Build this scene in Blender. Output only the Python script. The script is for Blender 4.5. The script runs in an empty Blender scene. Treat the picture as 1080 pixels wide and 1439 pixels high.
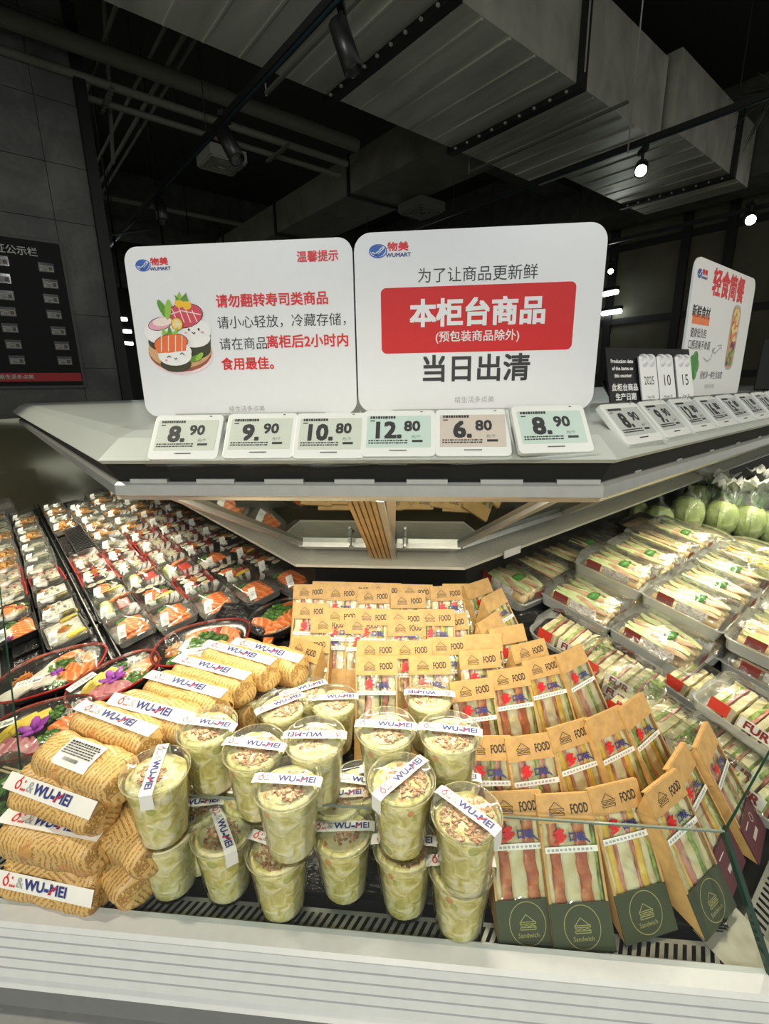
import bpy, bmesh, math, random
from mathutils import Vector, Matrix, noise
R = math.radians; PI = math.pi; S2 = math.sqrt(2)
sc = bpy.context.scene
COL = sc.collection
# ------------------------------------------------------------------ camera
FPX = 670.0; PW, PH = 1080.0, 1439.0
CAM = Vector((0, 0, 1.5))
yaw, pitch, roll = R(5.6), R(15), R(1.0)
cf = Vector((-math.sin(yaw)*math.cos(pitch), math.cos(yaw)*math.cos(pitch), -math.sin(pitch)))
r0 = Vector((math.cos(yaw), math.sin(yaw), 0)); u0 = r0.cross(cf)
cr = math.cos(roll)*r0 - math.sin(roll)*u0; cu = math.sin(roll)*r0 + math.cos(roll)*u0
cam_d = bpy.data.cameras.new('camera'); cam = bpy.data.objects.new('camera', cam_d); COL.objects.link(cam)
cam.matrix_world = Matrix(((cr.x, cu.x, -cf.x, CAM.x), (cr.y, cu.y, -cf.y, CAM.y), (cr.z, cu.z, -cf.z, CAM.z), (0, 0, 0, 1)))
cam_d.sensor_fit = 'AUTO'; cam_d.sensor_width = 36; cam_d.lens = FPX*36/PH; cam_d.clip_start = .02; cam_d.clip_end = 100
sc.camera = cam
# ------------------------------------------------------------------ world, exposure, lamps
sc.view_settings.view_transform = 'Standard'; sc.view_settings.look = 'None'
sc.view_settings.gamma = 1; sc.view_settings.exposure = 0.10; sc.view_settings.use_curve_mapping = False
try:
    sc.cycles.transparent_max_bounces = 24; sc.cycles.max_bounces = 6
    sc.cycles.caustics_reflective = False; sc.cycles.caustics_refractive = False
except Exception: pass
w = bpy.data.worlds.new('world'); sc.world = w; w.use_nodes = True
w.node_tree.nodes['Background'].inputs[0].default_value = (.90, .90, .82, 1)
w.node_tree.nodes['Background'].inputs[1].default_value = .62
def lamp(kind, loc, target, power, color, size=.1, sizey=None, spot=60, blend=.5):
    d = bpy.data.lights.new('lamp', kind); d.energy = power; d.color = color
    if kind == 'AREA':
        d.shape = 'RECTANGLE' if sizey else 'SQUARE'; d.size = size
        if sizey: d.size_y = sizey
    if kind == 'SPOT': d.spot_size = R(spot); d.spot_blend = blend; d.shadow_soft_size = size
    if kind == 'POINT': d.shadow_soft_size = size
    o = bpy.data.objects.new('lamp', d); COL.objects.link(o)
    o.location = loc
    o.rotation_euler = (Vector(target)-Vector(loc)).to_track_quat('-Z', 'Y').to_euler()
    return o
WARM = (1, .91, .68); NEUT = (.97, 1, .96)
# ceiling track spots behind and beside the photographer
lamp('SPOT', (-.9, -1.5, 2.8), (-.3, .70, 1.05), 66, NEUT, .05, spot=62)
lamp('SPOT', (.7, -1.5, 2.8), (.05, .70, 1.05), 75, NEUT, .05, spot=62)
lamp('SPOT', (1.9, .1, 3.0), (.95, 1.2, 1.0), 62, WARM, .05, spot=62)
lamp('SPOT', (-1.9, .4, 3.0), (-.85, 1.05, .95), 95, WARM, .05, spot=60)
lamp('SPOT', (-.1, -2.3, 2.5), (-.1, .5, .85), 105, WARM, .05, spot=32)
lamp('POINT', (-.55, 1.35, 2.75), (0, 0, 0), 13, NEUT, .08)      # added fill lamp, unseen above the frame, brightens the duct underside
# LED strips under the canopy edge (front facet, two diagonal facets)
def strip(a, b, z, power, inward):
    a = Vector((*a, z)); b = Vector((*b, z)); c = (a+b)/2; d = (b-a).normalized()
    l = lamp('AREA', c, c+Vector((0, 0, -1)), power, WARM, .02, .02)
    l.data.size = (b-a).length; l.data.size_y = .012
    nz = -(Vector((0, 0, -1))*.92 - Vector((*inward, 0))*.38).normalized(); yx = nz.cross(d)
    l.matrix_world = Matrix(((d.x, yx.x, nz.x, c.x), (d.y, yx.y, nz.y, c.y), (d.z, yx.z, nz.z, c.z), (0, 0, 0, 1)))
def PQ(p, q, z=None):
    v = ((p-q)/S2, (p+q)/S2)
    return v if z is None else (v[0], v[1], z)
strip((-.38, .642), (.17, .642), 1.357, 3.4, (0, 1))
strip(PQ(.168, 1.05), PQ(.168, 2.6), 1.357, 9, (1/S2, 1/S2))
strip(PQ(.95, .318), PQ(3.4, .318), 1.357, 14, (-1/S2, 1/S2))
# ------------------------------------------------------------------ helpers
def ray(px, py): return cf + cr*((px-PW/2)/FPX) - cu*((py-PH/2)/FPX)
def at_z(px, py, z): d = ray(px, py); return CAM + d*((z-1.5)/d.z)
def at_y(px, py, Y): d = ray(px, py); return CAM + d*(Y/d.y)
def at_q(px, py, q): d = ray(px, py); return CAM + d*(q*S2/(-d.x+d.y))
def deckz(x, y): return .87 + .2*max(0, min(y-.41, (x+y)/S2+.10, (-x+y)/S2-.035))
def on_deck(px, py, h):
    z = .95
    for _ in range(40):
        P = at_z(px, py, z); z = .5*z + .5*(deckz(P.x, P.y)+h)
    return at_z(px, py, z)

class NT:
    def __init__(s, name):
        s.m = bpy.data.materials.new(name); s.m.use_nodes = True; s.t = s.m.node_tree; s.t.nodes.clear()
        s.out = s.t.nodes.new('ShaderNodeOutputMaterial')
    def n(s, typ, props=None, **inp):
        nd = s.t.nodes.new(typ)
        for k, v in (props or {}).items(): setattr(nd, k, v)
        for k, v in inp.items():
            k = k.replace('_', ' ')
            i = nd.inputs[int(k[1:])] if k[0] == 'i' and k[1:].isdigit() else nd.inputs[k]
            if isinstance(v, bpy.types.NodeSocket): s.t.links.new(v, i)
            else: i.default_value = v
        return nd
    def ramp(s, fac, stops, const=False):
        nd = s.n('ShaderNodeValToRGB', Fac=fac); cr_ = nd.color_ramp
        if const: cr_.interpolation = 'CONSTANT'
        while len(cr_.elements) < len(stops): cr_.elements.new(.5)
        for e, (p, c) in zip(cr_.elements, stops): e.position = p; e.color = (*c, 1)
        return nd.outputs[0]
    def coord(s, scale=(1, 1, 1), rot=(0, 0, 0)):
        tc = s.n('ShaderNodeTexCoord')
        return s.n('ShaderNodeMapping', Vector=tc.outputs['Object'], Scale=scale, Rotation=rot).outputs[0]
    def done(s, col, rough=.5, metal=0, bump=None, bs=.3, bd=.002, **kw):
        b = s.n('ShaderNodeBsdfPrincipled', Roughness=rough, Metallic=metal)
        if isinstance(col, bpy.types.NodeSocket): s.t.links.new(col, b.inputs['Base Color'])
        else: b.inputs['Base Color'].default_value = (*col, 1)
        for k, v in kw.items(): b.inputs[k.replace('_', ' ')].default_value = v
        if bump is not None:
            bn = s.n('ShaderNodeBump', Height=bump, Strength=bs, Distance=bd)
            s.t.links.new(bn.outputs[0], b.inputs['Normal'])
        s.t.links.new(b.outputs[0], s.out.inputs[0]); return s.m
_M = {}
def plain(name, col, rough=.5, metal=0, **kw):
    """colour with fine procedural mottling"""
    if name in _M: return _M[name]
    t = NT(name); v = kw.pop('var', .08); sc_ = kw.pop('scale', 60); bs = kw.pop('bs', .05); bd = kw.pop('bd', .001)
    nz = t.n('ShaderNodeTexNoise', Vector=t.coord(), Scale=sc_, Detail=3.0).outputs[0]
    lo = tuple(max(0, c*(1-v)) for c in col); hi = tuple(min(1, c*(1+v)) for c in col)
    _M[name] = t.done(t.ramp(nz, [(.3, lo), (.7, hi)]), rough, metal, nz, bs, bd, **kw); return _M[name]
def spotty(name, stops, scale=120, rough=.5, bs=.4, bd=.002, vor=True, stretch=(1, 1, 1), **kw):
    """random patches of several colours (chopped food)"""
    if name in _M: return _M[name]
    t = NT(name); c = t.coord(stretch)
    if vor:
        vn = t.n('ShaderNodeTexVoronoi', Vector=c, Scale=scale)
        sep = t.n('ShaderNodeSeparateColor', Color=vn.outputs['Color'])
        fac = sep.outputs[0]; bmp = vn.outputs['Distance']
    else:
        nn = t.n('ShaderNodeTexNoise', Vector=c, Scale=scale, Detail=4.0); fac = nn.outputs[0]; bmp = fac
    _M[name] = t.done(t.ramp(fac, stops, vor), rough, 0, bmp, bs, bd, **kw); return _M[name]
def film(name, tint=(.97, .98, .97), rough=.06, base=.05, crinkle=0, scale=30, haze=0, lw=.22):
    if name in _M: return _M[name]
    t = NT(name)
    tr = t.n('ShaderNodeBsdfTransparent', Color=(*tint, 1)); gl = t.n('ShaderNodeBsdfGlossy', Color=(1, 1, 1, 1), Roughness=rough)
    fr = t.n('ShaderNodeLayerWeight', Blend=lw)
    if crinkle:
        nz = t.n('ShaderNodeTexNoise', Vector=t.coord(), Scale=scale, Detail=3.0, Distortion=1.2)
        bn = t.n('ShaderNodeBump', Height=nz.outputs[0], Strength=crinkle, Distance=.006)
        t.t.links.new(bn.outputs[0], gl.inputs['Normal']); t.t.links.new(bn.outputs[0], fr.inputs['Normal'])
    mm = t.n('ShaderNodeMath', {'operation': 'MULTIPLY_ADD'}, i0=fr.outputs['Fresnel'], i1=.8, i2=base)
    mx = t.n('ShaderNodeMixShader', i0=mm.outputs[0], i1=tr.outputs[0], i2=gl.outputs[0]); o = mx
    if haze:
        df = t.n('ShaderNodeBsdfDiffuse', Color=(.9, .92, .88, 1))
        o = t.n('ShaderNodeMixShader', i0=haze, i1=mx.outputs[0], i2=df.outputs[0])
    t.t.links.new(o.outputs[0], t.out.inputs[0]); _M[name] = t.m; return t.m
def glow(name, col, st):
    if name in _M: return _M[name]
    t = NT(name); e = t.n('ShaderNodeEmission', Color=(*col, 1), Strength=st)
    t.t.links.new(e.outputs[0], t.out.inputs[0]); _M[name] = t.m; return t.m

class MB:
    def __init__(s): s.v = []; s.f = []; s.mi = []
    def add(s, vs, fs, M=None, mi=0):
        b = len(s.v)
        s.v += [tuple(M @ Vector(v)) if M is not None else tuple(v) for v in vs]
        s.f += [tuple(i+b for i in f) for f in fs]; s.mi += [mi]*len(fs); return s
    def box(s, c, d, M=None, mi=0, top=None):
        x, y, z = d[0]/2, d[1]/2, d[2]/2; t = top or (1, 1)
        vs = [(c[0]+a*x*(t[0] if e > 0 else 1), c[1]+b*y*(t[1] if e > 0 else 1), c[2]+e*z) for e in (-1, 1) for a, b in ((-1, -1), (1, -1), (1, 1), (-1, 1))]
        return s.add(vs, [(3, 2, 1, 0), (4, 5, 6, 7), (0, 1, 5, 4), (1, 2, 6, 5), (2, 3, 7, 6), (3, 0, 4, 7)], M, mi)
    def beam(s, a, b, wd, ht, up=(0, 0, 1), mi=0):
        a = Vector(a); b = Vector(b); d = (b-a).normalized(); x = d.cross(Vector(up)).normalized(); z = x.cross(d)
        vs = [p + x*(i*wd/2) + z*(j*ht/2) for p in (a, b) for i, j in ((-1, -1), (1, -1), (1, 1), (-1, 1))]
        return s.add(vs, [(3, 2, 1, 0), (4, 5, 6, 7), (0, 1, 5, 4), (1, 2, 6, 5), (2, 3, 7, 6), (3, 0, 4, 7)], None, mi)
    def tube(s, pts, r, n=8, mi=0, caps=True):
        pts = [Vector(p) for p in pts]; rs = r if isinstance(r, (list, tuple)) else [r]*len(pts)
        up = Vector((0, 0, 1)); vs = []; fs = []
        for i, p in enumerate(pts):
            d = (pts[min(i+1, len(pts)-1)] - pts[max(i-1, 0)]).normalized()
            if abs(d.dot(up)) > .95: up = Vector((0, 1, 0))
            x = d.cross(up).normalized(); y = x.cross(d)
            vs += [p + (x*math.cos(2*PI*k/n) + y*math.sin(2*PI*k/n))*rs[i] for k in range(n)]
        for i in range(len(pts)-1):
            fs += [(i*n+k, i*n+(k+1) % n, (i+1)*n+(k+1) % n, (i+1)*n+k) for k in range(n)]
        if caps: fs += [tuple(range(n)), tuple(range(len(vs)-1, len(vs)-1-n, -1))]
        return s.add(vs, fs, None, mi)
    def lathe(s, prof, n=24, M=None, mi=0, cap0=False, cap1=False, sx=1, sy=1):
        vs = []; fs = []
        for r, z in prof: vs += [(r*sx*math.cos(2*PI*k/n), r*sy*math.sin(2*PI*k/n), z) for k in range(n)]
        for i in range(len(prof)-1):
            fs += [(i*n+k, i*n+(k+1) % n, (i+1)*n+(k+1) % n, (i+1)*n+k) for k in range(n)]
        if cap0: fs.append(tuple(range(n-1, -1, -1)))
        if cap1: fs.append(tuple(range((len(prof)-1)*n, len(prof)*n)))
        return s.add(vs, fs, M, mi)
    def loops(s, rings, M=None, mi=0, cap0=True, cap1=True):
        n = len(rings[0]); vs = [v for r_ in rings for v in r_]; fs = []
        for i in range(len(rings)-1):
            fs += [(i*n+k, i*n+(k+1) % n, (i+1)*n+(k+1) % n, (i+1)*n+k) for k in range(n)]
        if cap0: fs.append(tuple(range(n-1, -1, -1)))
        if cap1: fs.append(tuple(range((len(rings)-1)*n, len(rings)*n)))
        return s.add(vs, fs, M, mi)
    def prism(s, poly, z0, z1, M=None, mi=0):
        return s.loops([[(x, y, z0) for x, y in poly], [(x, y, z1) for x, y in poly]], M, mi)
    def poly(s, pts, z, M=None, mi=0): return s.add([(x, y, z) for x, y in pts], [tuple(range(len(pts)))], M, mi)
    def quad3(s, a, b, c, d, mi=0): return s.add([a, b, c, d], [(0, 1, 2, 3)], None, mi)
    def blob(s, c, rad, M=None, mi=0, n=7, m=4, jit=.15, seed=0):
        rn = random.Random(seed); rad = rad if isinstance(rad, (tuple, list)) else (rad,)*3; vs = []; fs = []
        vs.append((c[0], c[1], c[2]-rad[2]))
        for i in range(1, m):
            t = -PI/2 + PI*i/m
            for k in range(n):
                j = 1 + rn.uniform(-jit, jit); a = 2*PI*(k+.5*(i % 2))/n
                vs.append((c[0]+rad[0]*j*math.cos(t)*math.cos(a), c[1]+rad[1]*j*math.cos(t)*math.sin(a), c[2]+rad[2]*j*math.sin(t)))
        vs.append((c[0], c[1], c[2]+rad[2])); L = len(vs)-1
        fs += [(0, 1+(k+1) % n, 1+k) for k in range(n)]
        for i in range(m-2): fs += [(1+i*n+k, 1+i*n+(k+1) % n, 1+(i+1)*n+(k+1) % n, 1+(i+1)*n+k) for k in range(n)]
        fs += [(L, 1+(m-2)*n+k, 1+(m-2)*n+(k+1) % n) for k in range(n)]
        return s.add(vs, fs, M, mi)
    def mesh(s, mats, smooth=False, bevel=0, fix=False):
        me = bpy.data.meshes.new('mesh'); me.from_pydata(s.v, [], s.f)
        for m in (mats if isinstance(mats, (list, tuple)) else [mats]): me.materials.append(m)
        if len(set(s.mi)) > 1: me.polygons.foreach_set('material_index', s.mi)
        if bevel or fix:
            bm = bmesh.new(); bm.from_mesh(me); bmesh.ops.recalc_face_normals(bm, faces=bm.faces)
            if bevel: bmesh.ops.bevel(bm, geom=[e for e in bm.edges if len(e.link_faces) == 2 and e.calc_face_angle(0) > .4], offset=bevel, segments=2, affect='EDGES', profile=.6)
            bm.to_mesh(me); bm.free()
        if smooth: me.polygons.foreach_set('use_smooth', [True]*len(me.polygons))
        me.update(); return me
    def build(s, name, mats, parent=None, smooth=False, bevel=0, M=None, kind=None, fix=False):
        return link(name, s.mesh(mats, smooth, bevel, fix), parent, M, kind)
def link(name, me, parent=None, M=None, kind=None):
    o = bpy.data.objects.new(name, me); COL.objects.link(o)
    if parent is not None: o.parent = parent
    if M is not None: o.matrix_basis = M
    if kind: o['kind'] = kind
    return o
def tag(o, label, cat, group=None, kind=None):
    if label: o['label'] = label
    if cat: o['category'] = cat
    if group: o['group'] = group
    if kind: o['kind'] = kind
    return o
def thing(name, M, label, cat, group=None):
    o = bpy.data.objects.new(name, None); COL.objects.link(o); o.empty_display_size = .02
    o.matrix_basis = M if isinstance(M, Matrix) else Matrix.Translation(M)
    return tag(o, label, cat, group)
def kids(o): return [c for c in bpy.data.objects if c.parent == o]
def snapshot(o):
    """tree of a thing, so copying does not rescan the file"""
    return (o, [snapshot(c) for c in o.children])
def copy_tree(t, parent=None):
    c = t[0].copy(); COL.objects.link(c)
    if parent is not None: c.parent = parent
    for ch in t[1]: copy_tree(ch, c)
    return c
class Proto:
    """first placement uses the thing itself, later ones copy it with its parts"""
    def __init__(s, o): s.o = o; s.t = None; s.used = False
    def place(s, M, label, group=None):
        if not s.used: s.used = True; c = s.o; s.t = snapshot(s.o)
        else: c = copy_tree(s.t)
        c.matrix_basis = M; c['label'] = label
        if group: c['group'] = group
        return c
def TR(x, y, z): return Matrix.Translation((x, y, z))
def RZ(d): return Matrix.Rotation(R(d), 4, 'Z')
def RX(d): return Matrix.Rotation(R(d), 4, 'X')
def RY(d): return Matrix.Rotation(R(d), 4, 'Y')
ORD = ['first', 'second', 'third', 'fourth', 'fifth', 'sixth', 'seventh', 'eighth', 'ninth', 'tenth', 'eleventh', 'twelfth', 'thirteenth', 'fourteenth', 'fifteenth', 'sixteenth', 'seventeenth', 'eighteenth']
# --- lettering
_T = {}
def text_mesh(s, size, mat, bold=0, align='CENTER', sx=1, shear=0, res=2, space=1):
    key = (s, round(size, 5), mat.name, bold, align, sx, shear, res, space)
    if key in _T: return _T[key]
    cu_ = bpy.data.curves.new('lettering', 'FONT'); cu_.body = s; cu_.size = size; cu_.align_x = align; cu_.align_y = 'CENTER'
    cu_.resolution_u = res; cu_.shear = shear; cu_.space_character = space
    o = bpy.data.objects.new('lettering', cu_); COL.objects.link(o)
    dg = bpy.context.evaluated_depsgraph_get(); dg.update()
    me = bpy.data.meshes.new_from_object(o.evaluated_get(dg)); bpy.data.objects.remove(o); bpy.data.curves.remove(cu_)
    if sx != 1: me.transform(Matrix.Diagonal((sx, 1, 1, 1)))
    if bold:      # heavier weight: the flat glyphs repeated a hair apart
        vs = [tuple(v.co) for v in me.vertices]; fs = [tuple(p.vertices) for p in me.polygons]; b = MB(); o_ = bold*size
        for k, (dx, dy) in enumerate(((-1, -1), (1, -1), (1, 1), (-1, 1), (0, 0))): b.add([(v[0]+dx*o_, v[1]+dy*o_, v[2]+k*.00002) for v in vs], fs)
        bpy.data.meshes.remove(me); me = b.mesh(mat)
    me.materials.clear(); me.materials.append(mat); _T[key] = me; return me
def text(s, size, mat, parent, M, name='lettering', **kw): return link(name, text_mesh(s, size, mat, **kw), parent, M)
def rrect(w_, h_, r_, n=6, cx=0, cy=0):
    out = []
    for (sx_, sy_, a0) in ((1, 1, 0), (-1, 1, 90), (-1, -1, 180), (1, -1, 270)):
        for k in range(n+1):
            a = R(a0+90*k/n); out.append((cx+sx_*(w_/2-r_)+r_*math.cos(a), cy+sy_*(h_/2-r_)+r_*math.sin(a)))
    return out
def ell(cx, cy, a, b, n=20, rot=0, a0=0, a1=360):
    c, s_ = math.cos(R(rot)), math.sin(R(rot)); out = []
    full = abs(a1-a0) >= 360
    for k in range(n if full else n+1):
        t = R(a0+(a1-a0)*k/n); x, y = a*math.cos(t), b*math.sin(t); out.append((cx+x*c-y*s_, cy+x*s_+y*c))
    return out
def ring2(mb, cx, cy, a, b, t, z, mi=0, n=28, M=None):
    o = ell(cx, cy, a, b, n); i = ell(cx, cy, a-t, b-t, n)
    mb.add([(x, y, z) for x, y in o+i], [(k, (k+1) % n, n+(k+1) % n, n+k) for k in range(n)], M, mi)
def stroke(mb, pts, wd, z, mi=0, M=None, closed=False):
    P = [Vector((x, y)) for x, y in pts]
    if closed: P.append(P[0])
    for a, b in zip(P, P[1:]):
        d = (b-a)
        if d.length < 1e-7: continue
        d = d.normalized(); n_ = Vector((-d.y, d.x))*wd/2; a2 = a-d*wd*.3; b2 = b+d*wd*.3
        mb.add([(*(a2+n_), z), (*(a2-n_), z), (*(b2-n_), z), (*(b2+n_), z)], [(0, 1, 2, 3)], M, mi)

# ------------------------------------------------------------------ common materials
white = plain('white_print', (.80, .80, .82), .45, var=.02)
ink = plain('black_ink', (.02, .02, .025), .5); navy = plain('navy_ink', (.03, .04, .20), .5); red_i = plain('red_ink', (.65, .012, .02), .45)
grey_i = plain('grey_ink', (.35, .35, .36), .5); blue_i = plain('blue_ink', (.02, .10, .42), .5)
alu = plain('satin_aluminium', (.60, .61, .60), .35, .75, var=.04)
alu_paint = plain('grey_paint', (.20, .21, .21), .45, .1, var=.03)
white_paint = plain('white_paint', (.56, .58, .59), .38, 0, var=.03)
blackp = plain('black_plastic', (.012, .012, .013), .35, bs=.1)
blackm = plain('black_metal', (.008, .008, .009), .5)
clear = film('clear_plastic'); wrapf = film('cling_film', rough=.10, base=.03, crinkle=.9, scale=28, haze=.012, lw=.15)
wrapf2 = film('crinkled_film', rough=.12, base=.08, crinkle=1.0, scale=45, haze=.07)
def steel_mat():
    t = NT('brushed_steel'); c = t.coord((4, 90, 90)); nz = t.n('ShaderNodeTexNoise', Vector=c, Scale=6.0, Detail=4.0).outputs[0]
    return t.done(t.ramp(nz, [(.3, (.60, .60, .54)), (.7, (.78, .78, .71))]), .42, .45, nz, .05, .001)
steel = steel_mat()
#@@STRUCTURE

# ------------------------------------------------------------------ the room
MPQ = Matrix(((1/S2, -1/S2, 0, 0), (1/S2, 1/S2, 0, 0), (0, 0, 1, 0), (0, 0, 0, 1)))   # (p,q,z) to world
def pqbox(mb, p0, p1, q0, q1, z0, z1, mi=0): return mb.box(((p0+p1)/2, (q0+q1)/2, (z0+z1)/2), (p1-p0, q1-q0, z1-z0), MPQ, mi)
def at_p(px, py, p): d = ray(px, py); return CAM + d*(p*S2/(d.x+d.y))
def stone_mat():
    t = NT('grey_stone_tile'); c = t.coord((1, 1, 1))
    a = t.n('ShaderNodeTexNoise', Vector=c, Scale=2.2, Detail=6.0, Distortion=1.5).outputs[0]
    b = t.n('ShaderNodeTexNoise', Vector=c, Scale=30.0, Detail=3.0).outputs[0]
    m = t.n('ShaderNodeMath', {'operation': 'MULTIPLY_ADD'}, i0=b, i1=.25, i2=a).outputs[0]
    return t.done(t.ramp(m, [(.4, (.075, .08, .075)), (.62, (.11, .115, .108)), (.8, (.16, .165, .155))]), .5, 0, b, .1)
stone = stone_mat(); dark = plain('dark_ceiling_paint', (.045, .048, .042), .8); concrete = plain('grey_concrete', (.10, .10, .085), .8, scale=8, var=.25)
MB().box((0, 5, -.05), (26, 26, .1)).build('floor', plain('grey_floor_tile', (.46, .46, .42), .25, scale=3), kind='structure')
pqm = MB(); pqbox(pqm, -8, 16, -6, 16, 4.25, 4.4); pqm.build('ceiling', dark, kind='structure')
pqm = MB(); pqbox(pqm, -9, .86, 4.25, 4.7, 0, 4.25); wl = pqm.build('wall_left', plain('tile_grout', (.10, .10, .095), .8), kind='structure')
# stone tiles 0.60 x 0.30 on the wall face, each its own piece
zj = [0, .39, .84, 1.29, 1.65, 2.02, 2.62, 2.97, 3.34, 3.80, 4.25]
tm = MB(); 
for i in range(len(zj)-1):
    for j in range(4):
        p1 = .86 - j*.72 - (.24 if j else 0) + .0; p0 = max(-9, .62 - j*.72)
        m = MB(); pqbox(m, p0+.002, (.86 if j == 0 else .62-(j-1)*.72)-.002, 4.238, 4.252, zj[i]+.002, zj[i+1]-.002)
        m.build('tile', stone, wl)
# black trim at the wall's end
m = MB(); pqbox(m, .86, .93, 4.20, 4.72, 0, 4.2); m.build('trim_1', blackm, kind='structure')
m = MB(); pqbox(m, -9, 16, 15.5, 15.8, 0, 4.25); m.build('wall_back', plain('back_wall_paint', (.04, .042, .04), .7), kind='structure')
# distant partition of framed panels (its face stands at p = 7)
pw = thing('panel_partition', (0, 0, 0), 'dark framed partition with olive panels far behind the signs', 'partition')
pan = plain('olive_panel', (.10, .095, .06), .6, scale=4, var=.15)
m = MB(); mp = []
qs = [at_p(x, 450, 7.0) for x in (640, 690, 855, 950, 1010, 1110)]
qs = [(-P.x+P.y)/S2 for P in qs]; zs = [0.0, 1.55, 2.28, 3.2]
fr = MB()
for q in qs: pqbox(fr, 6.95, 7.05, q-.05, q+.05, 0, 3.9)
for z in zs[1:]+[3.9]: pqbox(fr, 6.96, 7.04, min(qs), max(qs), z-.04, z+.04)
fr.build('frame', blackm, pw)
for i in range(len(qs)-1):
    for j in range(4):
        z0 = zs[j]; z1 = (zs+[3.9])[j+1]; a, b = sorted((qs[i], qs[i+1])); mm = MB()
        pqbox(mm, 6.99, 7.01, a+.05, b-.05, z0+.04, z1-.04); mm.build('panel', pan if (i, j) != (0, 1) else glow('x', (.1, .1, .1), .1) if 0 else pan, pw)
# ducts
def duct_mat():
    t = NT('galvanised_sheet'); c = t.coord((1, 1, 1), (0, 0, R(-45)))
    a = t.n('ShaderNodeTexNoise', Vector=t.n('ShaderNodeMapping', Vector=c, Scale=(3, .7, 2)).outputs[0], Scale=1.6, Detail=4.0, Distortion=.6).outputs[0]
    b = t.n('ShaderNodeTexNoise', Vector=c, Scale=40.0, Detail=2.0).outputs[0]
    return t.done(t.ramp(a, [(.3, (.52, .52, .45)), (.5, (.70, .70, .61)), (.72, (.84, .83, .74))]), .42, .6, a, .25, .02)
duct = duct_mat()
def make_duct(name, p0, p1, q0, q1, z0, z1, flanges, label, ribs=.19):
    t = thing(name, Matrix.Identity(4), label, 'air duct', None)
    ed = [p0]+list(flanges)+[p1]
    for a, b in zip(ed, ed[1:]):
        m = MB(); pqbox(m, a+.005, b-.005, q0, q1, z0, z1)
        # cross-broken ribs pressed in the bottom sheet
        n = max(1, int((b-a)/ribs)); 
        for k in range(1, n):
            pp = a+(b-a)*k/n; pqbox(m, pp-.006, pp+.006, q0+.01, q1-.01, z0-.008, z0+.01)
        m.build('duct_section', duct, t)
    for f in flanges:
        m = MB(); g = .035
        pqbox(m, f-.03, f+.03, q0-g, q1+g, z0-g, z0); pqbox(m, f-.03, f+.03, q0-g, q1+g, z1, z1+g)
        pqbox(m, f-.03, f+.03, q0-g, q0, z0, z1); pqbox(m, f-.03, f+.03, q1, q1+g, z0, z1)
        m.build('flange', blackm, t)
        b = MB()
        for k in range(9):
            q = q0+(q1-q0)*(k+.5)/9; pqbox(b, f-.045, f+.045, q-.006, q+.006, z0-.03, z0-.018)
        b.build('bolts', steel, t)
    return t
make_duct('air_duct', -.9, 4.23, 1.86, 2.86, 3.2, 3.72, [.62, 1.98, 3.08], 'wide galvanised air duct with black flanges running above the signs')
make_duct('air_duct', 4.29, 6.1, 1.80, 2.75, 3.28, 3.78, [5.6], 'shorter galvanised duct length continuing behind the lit spotlight')
make_duct('air_duct', -.5, 6.0, -.2, .55, 3.75, 4.15, [1.5, 3.4], 'high dull brown duct near the ceiling above the price tag row')
bd_ = thing('air_duct', Matrix.Identity(4), 'branch duct with an olive underside leaving the wide duct behind the signs', 'air duct')
olive = plain('dull_duct_sheet', (.16, .155, .12), .6, .1, scale=5, var=.2)
for q0, q1 in ((2.92, 4.28), (4.30, 5.8), (5.82, 7.4), (7.42, 9.4)):
    m = MB(); pqbox(m, 3.15, 3.80, q0, q1, 3.30, 3.62); m.build('duct_section', olive, bd_)
for q in (4.29, 5.81, 7.41):
    m = MB(); pqbox(m, 3.13, 3.82, q-.015, q+.015, 3.28, 3.64); m.build('duct_joint', blackm, bd_)
# hanging angle bars under the ducts
def bar(name, a, b, r_, mat, label, cat, n=6, group=None):
    m = MB(); m.tube([a, b], r_, n); return tag(m.build(name, mat, smooth=True), label, cat, group)
for i, p in enumerate((1.62, 3.42)):
    m = MB(); pqbox(m, p-.010, p+.010, 1.72, 3.0, 3.155, 3.17); h = tag(m.build('hanger_bar', plain('bar_grey', (.13, .13, .11), .5)), ['steel hanger bar under the duct beside the long track rail', 'steel hanger bar under the duct nearer the lit spotlight'][i], 'bracket')
for i, (p, q) in enumerate(((2.9, 1.72), (3.6, 1.78), (3.42, 3.0), (1.62, 3.0))):
    bar('hanger_rod', PQ(p, q, 2.95 if i == 1 else 3.15), PQ(p, q, 4.25), .005, steel, ['thin hanging rod at the duct corner', 'long thin rod dropping to the track rail', 'thin rod dropping behind the red notice board sign', 'thin rod beside the wide duct near the pipes'][i], 'rod')
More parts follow.
